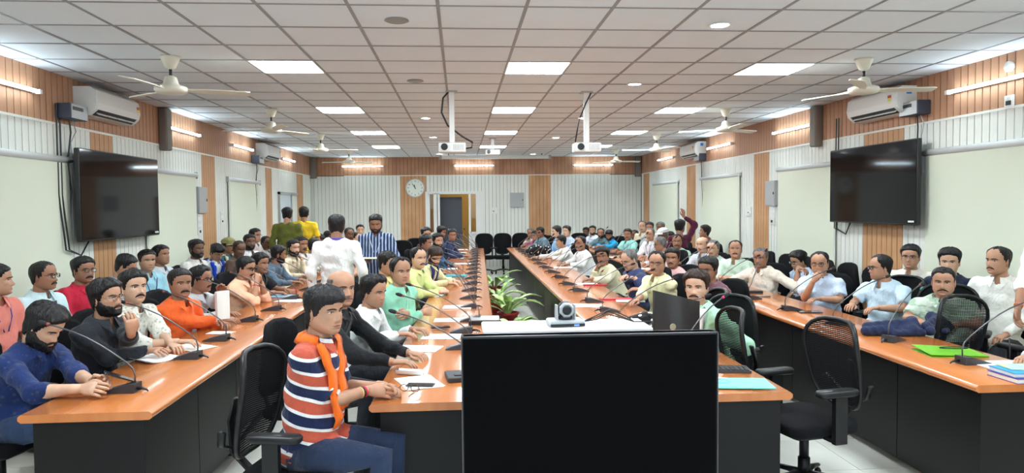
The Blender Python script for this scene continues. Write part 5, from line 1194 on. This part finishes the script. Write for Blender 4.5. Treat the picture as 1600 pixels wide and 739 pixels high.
person('low dark head between the olive cap man and the peach kurta man', 374, 388, ('x', -3.15), 30, 12, 0, BL, pose='lap', hair='buzz', hc='brown', skin='dark', shirt=(90, 70, 60), lean=.12, seat='D')
person('bearded man in white shirt seated below the third left blind', 391, 378, ('x', -3.22), 22, 0, 0, BL-15, pose='lap', hair='full', beard=1.3, tache=1, skin='dark', shirt=(234, 232, 230), lean=.08, seat='D')
person('man peeking from behind the bearded white shirt man', 399, 368, ('x', -3.45), 52, 0, 0, BL, pose='lap', hair='full', glasses=1, skin='mid', shirt=(214, 202, 196), lean=.06, seat='D')
person('dark-skinned man in white shirt near the olive shirt standing man', 416, 379, ('x', -3.42), 38, 6, 0, BL, pose='lap', hair='buzz', T=.018, tache=1, skin='dark', shirt=(230, 230, 228), lean=.1, seat='D')
person('man with bowed dark hair left of the standing white shirt back', 499, 374, ('y', 13.4), 15, 25, 0, 30, pose='lap', hair='full', skin='dark', shirt=(214, 214, 210), lean=.1, seat='D')
person('dark head hidden at the ear of the standing white shirt man', 512, 370, ('y', 14.3), 60, 10, 0, 60, pose='lap', hair='full', skin='dark', shirt=(200, 200, 200), lean=.08, seat='D')
person('dark balding man between the two standing men', 546, 366, ('y', 13.2), 20, 5, 0, 40, pose='lap', hair='recede', tache=1, skin='dark', shirt=(214, 206, 196), lean=.08, seat='D')
person('man in profile with fair face left of the striped shirt man', 555, 372, ('y', 14.0), 70, 4, 0, 60, pose='lap', hair='buzz', skin='light', shirt=(232, 232, 232), lean=.1, seat='D')
person('man facing the camera over the left shoulder of the striped shirt man', 563, 360, ('y', 15.2), 8, 0, 0, 20, pose='lap', hair='side', hc='black', skin='light', shirt=(228, 226, 224), lean=.08, seat='D')
# standing men
S1 = person('standing man in white shirt seen from behind with a purple lanyard', 526, 353, ('y', 7.5), 176, 0, 0, None, pose='hang', stand=True, hair='full', T=.014, skin='tan', shirt=(236, 234, 232), lany=(90, 70, 160), fat=.5, open_neck=None, mesh_res=.014)
MB().tube([S1['N']+np.array([sin(t)*.073, cos(t)*.07, .02]) for t in np.radians(np.linspace(100, 260, 9))], [(.004, .009)]*9, 6).obj('lanyard_strap', mat('lanyard_90_70_160', (0, 0, 0)), S1['root'], True)
S2 = person('standing bearded man in navy shirt with white stripes reading papers', 587, 348, ('y', 9.5), -4, 16, 0, 0, pose='read', stand=True, hair='full', T=.016, beard=1.2, tache=1, skin='tan', shirt=(40, 62, 104), pat='vstripe', c2=(176, 190, 214), lany=(210, 214, 224), fat=.7, mesh_res=.014, sleeve='long')
person('standing man in olive green shirt seen from behind', 449, 335, ('y', 12.3), 168, 0, 0, None, pose='hang', stand=True, hair='full', T=.016, skin='mid', shirt=(96, 100, 40), fat=.7, open_neck=None, px=30)
person('standing man in yellow tee seen from behind beside the olive shirt', 475, 333, ('y', 12.9), 172, 0, 0, None, pose='hang', stand=True, hair='buzz', T=.024, skin='tan', shirt=(232, 196, 44), sleeve='short', fat=.3, open_neck=None, px=30)
# ----------------------------------------------------------------- left centre table
CL = 80
C1 = person('man in navy, rust and white striped polo with an orange scarf', 508, 484, ('d', .51), 46, 3, 0, 78, hands={-1: ('px', 592, 604, .80, (.15, 1, 0), (-.55, 0, .8)), 1: ('px', 575, 610, .795, (0, 1, .05), (.8, 0, .6))}, hair='fringe', T=.02, skin='mid', shirt=(26, 36, 70), pat='bands', c2=(188, 84, 62), c3=(232, 228, 226), sleeve='short', lean=.12, fat=.6, trousers=cloth((40, 52, 78)), seat='A', chairlab='black mesh office chair holding the man in the striped polo', wrist={1: [(214, 40, 60), (20, 20, 24), (226, 180, 110)]}, jaw=1.05)
P = [(-.05, .0), (-.02, -.12)]; so_ = stole(C1, m_orange, 'scarf', .062, (.34, .42), label='bright orange scarf')
yq = C1['surf'](.03, C1['N'][2]-.27)
lot = MB(); 
for a_ in (-.9, -.45, 0, .45, .9): lot.ell((.045+.014*sin(a_), yq+.018, C1['N'][2]-.27+.012*cos(a_)), (.005, .003, .015), 8, 5, rot=rotm('Y', a_))
lot.obj('printed_emblem', m_plw, so_)
person('bald man in black kurta and vest reaching over the table', 536, 450, ('d', .52), 30, 0, 0, CL-5, hands={-1: ('px', 640, 552, .79, (.2, 1, -.05), (0, 0, 1)), 1: ('px', 615, 566, .80, (-.2, 1, 0), (0, 0, 1))}, hair='bald', hc='grey', T=.010, tache=.5, beard=.7, skin='mid', shirt=(26, 27, 30), lean=.24, seat='C')
person('man in white shirt with side-parted hair looking down right', 583, 454, ('d', .62), 52, 8, 0, CL-5, hands={-1: ('px', 645, 514, .80, (.1, 1, 0), (0, 0, 1)), 1: ('px', 622, 522, .80, (-.3, 1, 0), (0, 0, 1))}, hair='side', T=.022, skin='mid', shirt=(232, 236, 234), lean=.22, wrist={-1: [(70, 60, 50)]})
person('man in mint green shirt with folded arms', 628, 424, ('d', .56), 24, 0, 0, CL-22, pose='cross', hair='recede', T=.018, skin='mid', shirt=(150, 214, 184), lean=.16, fat=.5, mesh_res=.014)
person('man in pale yellow shirt with moustache, hands joined', 655, 403, ('d', .575), 35, 2, 0, CL-8, pose='clasp', hair='recede', tache=1, skin='light', shirt=(214, 222, 150), lean=.22)
person('man in yellow shirt half hidden behind the mint shirt man', 605, 411, ('d', .56), 60, 5, 0, CL, hair='full', T=.016, skin='mid', shirt=(222, 210, 140), lean=.16, pose='lap')
C7 = person('bearded man in navy waistcoat over cream shirt looking down', 677, 397, ('d', .60), 45, 28, 0, CL-8, hair='fringe', hc='brown', T=.016, beard=1, tache=1, skin='light', shirt=(226, 220, 170), lean=.24); stole(C7, cloth((44, 52, 110)), 'waistcoat', .06, (.3, .3), .004)
person('dark-haired man behind the navy waistcoat man', 665, 379, ('d', .52), 62, 6, 0, CL, hair='full', T=.018, skin='tan', shirt=(90, 96, 104), lean=.14)
person('bearded young man with orange wristband beyond the waistcoat man', 685, 376, ('d', .55), 30, 2, 0, CL-8, pose='chinR', hair='full', T=.02, beard=1, tache=1, skin='mid', shirt=(50, 86, 120), lean=.2, wrist={1: [(240, 130, 40)]})
person('man with short beard looking over, left of the far group', 667, 366, ('d', .47), 22, 2, 0, CL-10, hair='full', T=.018, beard=.8, tache=.8, skin='mid', shirt=(90, 40, 50), lean=.12)
person('man with thick hair bowed right, before the back doorway', 689, 362, ('y', 15.1), 60, 14, 0, CL, hair='full', T=.028, skin='tan', shirt=(60, 84, 120), lean=.16)
person('man in dark blue shirt facing the camera before the doorway', 708, 366, ('d', .54), 10, 12, 0, 80, hair='full', T=.014, skin='tan', shirt=(40, 52, 84), lean=.32)
# ----------------------------------------------------------------- right centre table, far to near
CRt = -78
person('man in cream shirt resting his head on his hand at the far table end', 829, 364, ('y', 17.7), -30, 8, 0, CRt+20, pose='chinR', hair='recede', hc='grey', skin='tan', shirt=(224, 212, 190), lean=.2)
person('man in dusty pink shirt squeezed beside the man with glasses', 836, 368, ('y', 17.3), -35, 6, 0, CRt+20, hair='full', skin='tan', shirt=(176, 96, 124), lean=.2)
person('man in teal grey shirt and glasses leaning on the far right centre table', 844, 363, ('y', 16.3), -42, 4, 0, CRt+10, hair='full', T=.02, glasses=2, tache=.6, skin='tan', shirt=(98, 128, 142), lean=.22, fat=.6)
person('man in sky blue shirt in profile to the left', 870, 362, ('x', 1.9), -72, 4, 0, CRt, hair='full', skin='light', shirt=(150, 190, 226), lean=.18)
person('man in white shirt behind the sky blue shirt man', 885, 361, ('y', 15.2), -35, 2, 0, CRt+10, hair='full', skin='light', shirt=(190, 206, 226), lean=.12)
D6 = person('man in white kurta with striped scarf in left profile', 877, 377, ('x', 1.88), -78, 4, 0, CRt-4, hair='full', T=.012, skin='mid', tache=.6, shirt=(230, 228, 222), lean=.24, hands={1: ('px', 838, 402, .80, (-.2, 1, 0), (0, 0, 1))}); stole(D6, cloth((226, 200, 160)), 'scarf', .02, (.2, .2))
person('heavy man in white shirt with glasses and moustache looking left', 906, 380, ('x', 1.98), -38, 2, 0, CRt, hair='recede', T=.014, glasses=2, tache=1.3, skin='tan', shirt=(232, 232, 230), lean=.2, fat=.8)
person('man in cream shirt with thick moustache resting cheek on fist', 941, 400, ('x', 1.88), -14, 4, 6, CRt+8, pose='chinR', hair='full', T=.024, tache=1.5, skin='tan', shirt=(226, 222, 188), lean=.26, fat=.4)
person('balding grey-haired man in navy shirt and glasses looking down', 986, 404, ('d', .62), -55, 20, 0, CRt, hair='recede', hc='grey', T=.010, glasses=1, tache=1, skin='light', shirt=(58, 66, 106), lean=.2, hands={1: ('pd', 978, 432, 7.7, (-.5, .7, 0), (0, .3, 1)), -1: ('pd', 992, 434, 7.8, (.6, .8, 0), (0, .3, 1))})
person('man in pale yellow shirt with thin glasses and a steel watch', 1025, 411, ('d', .60), -16, 0, 0, CRt+14, hair='recede', T=.016, glasses=1, skin='mid', shirt=(230, 226, 180), lean=.18, fat=.4, sleeve='elbow', wrist={-1: [(200, 200, 205)]}, hands={1: ('px', 995, 470, .80, (-.3, 1, 0), (0, 0, 1)), -1: ('px', 1000, 452, .84, (.6, .6, 0), (0, .3, 1))})
D11 = person('man in mint kurta with white scarf behind the computer monitor', 1086, 448, ('d', .61), -14, 0, 0, CRt+18, pose='chinR', hair='full', hc='brown', T=.024, tache=1, beard=.6, skin='light', shirt=(178, 224, 190), lean=.2, fat=.4, seat='B', hands={-1: ((-.16, .2, .80), (.3, 1, 0), (0, 0, 1))}); stole(D11, cloth((232, 234, 228)), 'scarf', .045, (.34, .34), label='white scarf')
person('young man in pink shirt peering between two men', 1049, 403, ('y', 8.3), -14, 0, 0, CRt+18, pose='lap', hair='full', T=.02, tache=.5, skin='tan', shirt=(222, 170, 170), lean=.1)
person('man in glasses mostly hidden behind the mint kurta man', 1106, 420, ('d', .62), -30, 6, 0, CRt+10, pose='lap', hair='full', T=.02, glasses=2, skin='tan', shirt=(120, 80, 90), lean=.12)
# ----------------------------------------------------------------- far right table, far to near
RR = -76
person('dark-haired man in pinkish shirt at the far right table end', 915, 362, ('y', 18.3), -15, 6, 0, RR+20, hair='full', skin='dark', shirt=(216, 170, 180))
person('man in white shirt with dark beard at the far right table end', 925, 360, ('y', 17.5), -10, 0, 0, RR+20, hair='full', beard=1, skin='mid', shirt=(222, 226, 236))
person('man in slate shirt with red forehead mark and dark moustache', 938, 364, ('y', 16.6), -5, 4, 0, RR+30, hair='buzz', T=.02, tache=1.5, beard=1, skin='tan', shirt=(90, 120, 126))
person('man with a cyan jacket over his shoulders', 951, 367, ('x', 3.5), -12, 10, 0, RR+20, pose='clasp', hair='fringe', T=.022, beard=1, skin='tan', shirt=(24, 150, 200))
person('man in aqua shirt with moustache and blue lanyard', 980, 366, ('x', 3.5), -14, 2, 0, RR+14, hair='full', tache=1, skin='tan', shirt=(160, 222, 214), sleeve='short', lany=(80, 130, 200), fat=.5)
person('dark brown head behind the aqua shirt man', 991, 367, ('x', 3.9), -30, 6, 0, RR, hair='buzz', hc='brown', skin='dark', shirt=(140, 90, 80))
person('balding man in cream shirt seated by the right back corner', 1003, 354, ('y', 15.0), -10, 0, 0, RR+20, pose='lap', hair='recede', hc='grey', tache=.6, skin='light', shirt=(226, 216, 188), fat=.6, seat='D')
person('black-haired man hidden behind the elder with grey hair', 1014, 356, ('y', 14.4), -10, 0, 0, RR+20, pose='lap', hair='full', skin='tan', shirt=(200, 200, 196), seat='D')
person('elderly grey-haired man in white shirt with dark blue lanyard', 1015, 366, ('x', 3.6), -20, 2, 0, RR+14, hair='buzz', hc='grey', T=.016, tache=.7, skin='mid', shirt=(228, 230, 236), lany=(40, 60, 120))
person('man in the back row seen between grey hair and white cap', 1031, 356, ('y', 13.8), -8, 0, 0, RR+20, pose='lap', hair='full', hc='grey', tache=1, skin='dark', shirt=(180, 176, 170), seat='D')
person('man wearing a white cap turned left', 1037, 366, ('y', 12.6), -60, 10, 0, RR, pose='lap', hair='buzz', hc='grey', cap=(232, 234, 232), skin='dark', shirt=(200, 200, 200), seat='D')
person('grey-haired man with head turned away to the left', 1033, 381, ('x', 3.22), -80, 10, 0, RR, hair='buzz', hc='grey', T=.026, skin='tan', shirt=(214, 214, 224), glasses=1)
person('man in bright orange kurta by the right wall', 1047, 371, ('x', 4.1), -50, 10, 0, RR, pose='lap', hair='full', skin='tan', shirt=(248, 116, 60), seat='D')
S3 = person('man in maroon shirt standing with one arm raised to the wall', 1060, 355, ('y', 12.2), 165, 0, 0, None, pose='hang', stand=True, hair='full', T=.02, skin='tan', shirt=(84, 28, 52), lean=.03, open_neck=None, px=30, hands={1: ((.22, .10, 1.95), (0, .1, 1), (0, -1, 0))}) if False else person('man in maroon shirt twisting back with one arm raised to the wall', 1060, 354, ('y', 12.0), 150, 0, 0, -160, pose='lap', hair='full', T=.02, skin='tan', shirt=(84, 28, 52), lean=.0, open_neck=None, seat='D', hands={1: ('pd', 1068, 338, 12.1, (0, .1, 1), (0, -1, 0))})
person('man in pale green shirt with moustache facing the camera, seated mid right', 1057, 377, ('x', 3.6), -6, 2, 0, RR+26, hair='recede', hc='black', T=.014, tache=.8, skin='tan', shirt=(186, 210, 196), sleeve='short', fat=.5)
person('black-haired young man in left profile against the right wall', 1101, 362, ('x', 4.55), -80, -4, 0, RR, pose='lap', hair='full', T=.022, skin='tan', shirt=(120, 60, 84), lean=.04, seat='D')
person('bald man in grey checked shirt looking left', 1097, 382, ('x', 3.62), -34, 2, 0, RR+14, hair='bald', hc='grey', T=.010, tache=.5, skin='light', shirt=(206, 208, 214), pat='check', c2=(170, 174, 184))
person('grey-haired man in pale mint shirt leaning on his hand', 1114, 388, ('x', 3.62), -26, 4, 0, RR+12, pose='chinR', hair='buzz', hc='grey', T=.02, tache=.6, skin='light', shirt=(214, 228, 222))
person('man in pale green shirt with moustache, chin lifted, upright at the right table', 1148, 390, ('x', 3.62), -4, -6, 0, RR+30, pose='clasp', hair='recede', hc='black', T=.012, tache=1, skin='mid', shirt=(204, 224, 204), lean=.14, fat=.5)
person('grey-haired man in beige shirt with his arm on a chair back', 1188, 402, ('x', 3.62), -18, 6, 0, RR+24, hair='buzz', hc='grey', T=.02, tache=.5, skin='tan', shirt=(222, 210, 194), sleeve='elbow', lean=.12, fat=.5, hands={-1: ((-.42, .0, 1.0), (-1, .2, -.3), (0, 0, 1)), 1: ((.08, .38, .80), (-.5, 1, 0), (0, 0, 1))}, elbow_up=1)
person('man in dark glasses leaning forward behind the mouth-covering man', 1250, 406, ('x', 4.2), -55, 16, 0, RR, pose='lap', hair='full', T=.024, glasses=2, skin='mid', shirt=(190, 206, 228), lean=.16, seat='D')
person('man in pale blue shirt and glasses covering his mouth with his hand', 1280, 411, ('x', 3.66), -12, 4, 0, RR+24, pose='chinR', hair='recede', T=.012, glasses=2, skin='mid', shirt=(198, 214, 234), sleeve='short', lean=.14, fat=.8, hands={1: ('pd', 1270, 440, 6.75, (-.6, -.1, .8), (.2, 1, .2)), -1: ((-.1, .34, .80), (.5, 1, 0), (0, 0, 1))})
person('man in light blue shirt and glasses turned in left profile', 1378, 418, ('x', 3.95), -68, 2, 0, RR+10, hair='recede', T=.014, glasses=2, skin='mid', shirt=(200, 222, 236), sleeve='short', lean=.14, fat=.7, seat='B')
person('stern man in green patterned shirt facing the camera, right foreground', 1474, 440, ('x', 3.95), -4, 2, 0, RR+34, hair='side', hc='black', T=.010, tache=.5, skin='mid', shirt=(160, 182, 160), pat='mottle', c2=(206, 218, 202), sleeve='short', lean=.12, fat=.8, jaw=1.1, seat='B')
person('man in ivory shirt and glasses seated by the right wall pilaster', 1422, 401, ('x', 4.5), -10, 0, 0, RR+24, pose='lap', hair='full', T=.018, glasses=1, skin='mid', shirt=(232, 226, 214), lean=.06, seat='D', fat=.4)
person('dark-haired man in navy shirt behind the green patterned shirt man', 1483, 408, ('x', 4.5), -6, 4, 0, RR+24, pose='lap', hair='full', T=.024, tache=.8, skin='light', shirt=(36, 44, 66), lean=.06, seat='D')
person('man in white kurta looking left, back row at the right edge', 1561, 408, ('x', 4.5), -40, -2, 0, RR+20, pose='lap', hair='recede', hc='black', T=.012, tache=.5, skin='mid', shirt=(234, 232, 224), lean=.06, seat='D')
# cut by the right picture edge
H1 = person('man in white kurta standing at the right picture edge, only his arm in view', 1648, 352, ('y', 4.9), -60, 6, 0, -70, pose='hang', stand=True, hair='full', skin='tan', shirt=(236, 234, 228), sleeve='elbow', hands={1: ('pd', 1576, 538, 4.75, (0, .1, -1), (1, 0, 0))}, wrist={1: [(226, 110, 60)]}, px=50)
H2 = person('man in pale blue shirt writing, at the right picture edge', 1690, 470, ('d', .6), -40, 20, 0, -70, hair='full', skin='mid', shirt=(190, 214, 236), hands={1: ('px', 1606, 556, .80, (-.1, 1, -.1), (.3, 0, 1)), -1: ('px', 1640, 575, .80, (.2, 1, 0), (0, 0, 1))}, px=60)
# held things
def world_of(rec, p): return np.array([rec['org'][0]+rec['rgt'][0]*p[0]+rec['fwd'][0]*p[1], rec['org'][1]+rec['rgt'][1]*p[0]+rec['fwd'][1]*p[1], p[2]])
w_ = atz(186, 588, .84); t = thing('phone', 'black phone in the hands of the bearded man in navy', 'phone', tuple(w_), R(-70)); t.rotation_euler = (R(-25), 0, R(-62)); sharp(MB().rbox((-.037, -.078, -.004), (.037, .078, .004), .008).obj('body', m_phone, t)); MB().box((-.034, -.074, .004), (.034, .074, .0046)).obj('screen', mat('phone_glass', (0, 0, 0)), t)
w_ = world_of(S2, (-.0, .40, S2['pel'][2]+.205)); t = thing('paper_pad', 'open notepad and papers held by the standing striped shirt man', 'notepad', tuple(w_), S2['th']); b = MB().box((-.17, -.1, 0), (.02, .14, .006), rot=rotm('Z', .12)).box((-.01, -.09, .002), (.19, .13, .007), rot=rotm('Z', -.15)); b.obj('sheets', mat('buff_paper', srgb((226, 216, 182)), .8), t); MB().box((-.16, -.1, -.008), (.19, .14, -.001)).obj('backing', m_plb, t)
w_ = aty(357, 478, 6.0); t = thing('paper_sheet', 'curled white paper held upright by the grey shirt man', 'paper', tuple(w_), R(75)); v = []
for i in range(9):
    a_ = -1.1+2.2*i/8
    for z in (-.12, .12): v += [(.1*sin(a_), .1*cos(a_), z), (.102*sin(a_), .102*cos(a_), z)]
MB().add(v, [f_ for i in range(8) for q in [4*i] for f_ in ((q, q+4, q+6, q+2), (q+1, q+3, q+7, q+5))]).obj('sheet', m_paper, t, True)
w_ = atz(1578, 540, .84); t = thing('pen', 'black pen held by the writer at the right edge', 'pen', (w_[0], w_[1], .80)); MB().tube([(0, 0, -.045), (.0, .0, .0), (-.012, -.01, .09)], [.001, .004, .004], 8).obj('barrel', m_plb, t, True)
sheetp(235, 562, 'white folded papers by the black shirt man', R(55), n=2, curl=.02)
# ----------------------------------------------------------------- empty chairs
chair(CH_A, 2.07, 4.10, -78, 'empty black mesh office chair in the right foreground')
chair(CH_A, 1.64, 4.66, -90, 'empty black mesh chair tucked at the right centre table, behind the foreground chair')
chair(CH_A, 3.80, 4.85, 10, 'empty black mesh chair in front of the green patterned shirt man')
chair(CH_B, 1.95, 5.75, -90, 'empty black chair beside the mint kurta man')
for k, y in enumerate([6.9, 7.4, 7.95, 8.5, 9.05, 9.6, 10.2]): chair(CH_D, 4.58, y+.4, -88, 'empty black chair in the row along the right wall, %s from the camera' % ORD[k], 'empty chairs along the right wall')
chair(CH_D, -3.5, 8.35, 85, 'empty black chair against the left wall by the television')
chair(CH_D, -3.5, 9.55, 85, 'empty black chair against the left wall left of the white shirt man')
def farchair(px, y, label, face=0): p = aty(px, 380, y); chair(CH_B, p[0], p[1], face, label)
farchair(757, 18.3, 'left of the two empty mesh chairs facing the camera at the back wall'); farchair(786, 18.3, 'right of the two empty mesh chairs facing the camera at the back wall'); farchair(815, 18.3, 'black mesh chair by the back wall right pilaster')
farchair(631, 15.0, 'empty black mesh chair behind the striped shirt man', 20); farchair(653, 16.0, 'empty black chair below the wall clock pilaster', 20); farchair(905, 17.8, 'black chair before the right part of the back wall', -10)

# folded jackets lying on the far right table
m_jean = cloth((34, 42, 72))
def jacket(px, py, label, rz, seed, sc):
    p_ = atz(px, py, .75); rs = np.random.RandomState(seed)
    rolls = [((-.24*sc, -.02, .035), (.24*sc, .02, .045), .036), ((-.20*sc, .05, .03), (.25*sc, .07, .05), .034), ((-.22*sc, .02, .07), (.22*sc, .04, .095), .026), ((.0, -.05, .02), (.26*sc, -.04, .03), .024), ((.18*sc, -.03, .05), (.24*sc, .09, .09), .04)]
    def f(p):
        d = None
        for a, b_, r in rolls:
            c = cone(p, a, b_, r, r*1.15); d = c if d is None else smin(d, c, .022)
        d = d+.006*np.abs(np.sin(p[:, 0]*48+p[:, 1]*40+seed+2*np.sin(p[:, 2]*30)))-.004; return np.maximum(d, .002-p[:, 2])
    V, F_ = surface_nets(f, (-.34, -.15, -.01), (.34, .18, .18), .009); b = MB(); b.v.append(V); b.n = len(V); b.f = [tuple(q) for q in F_.tolist()]; b.m = [0]*len(F_)
    tag(b.obj('jacket', m_jean, None, True, (p_[0], p_[1], .75), rz), label, 'jacket')
jacket(1392, 524, 'dark blue folded jacket on the far right table, left of the chair', R(-8), 3, .8)
jacket(1462, 520, 'second dark blue jacket bundled against the empty chair back', R(35), 5, .7)
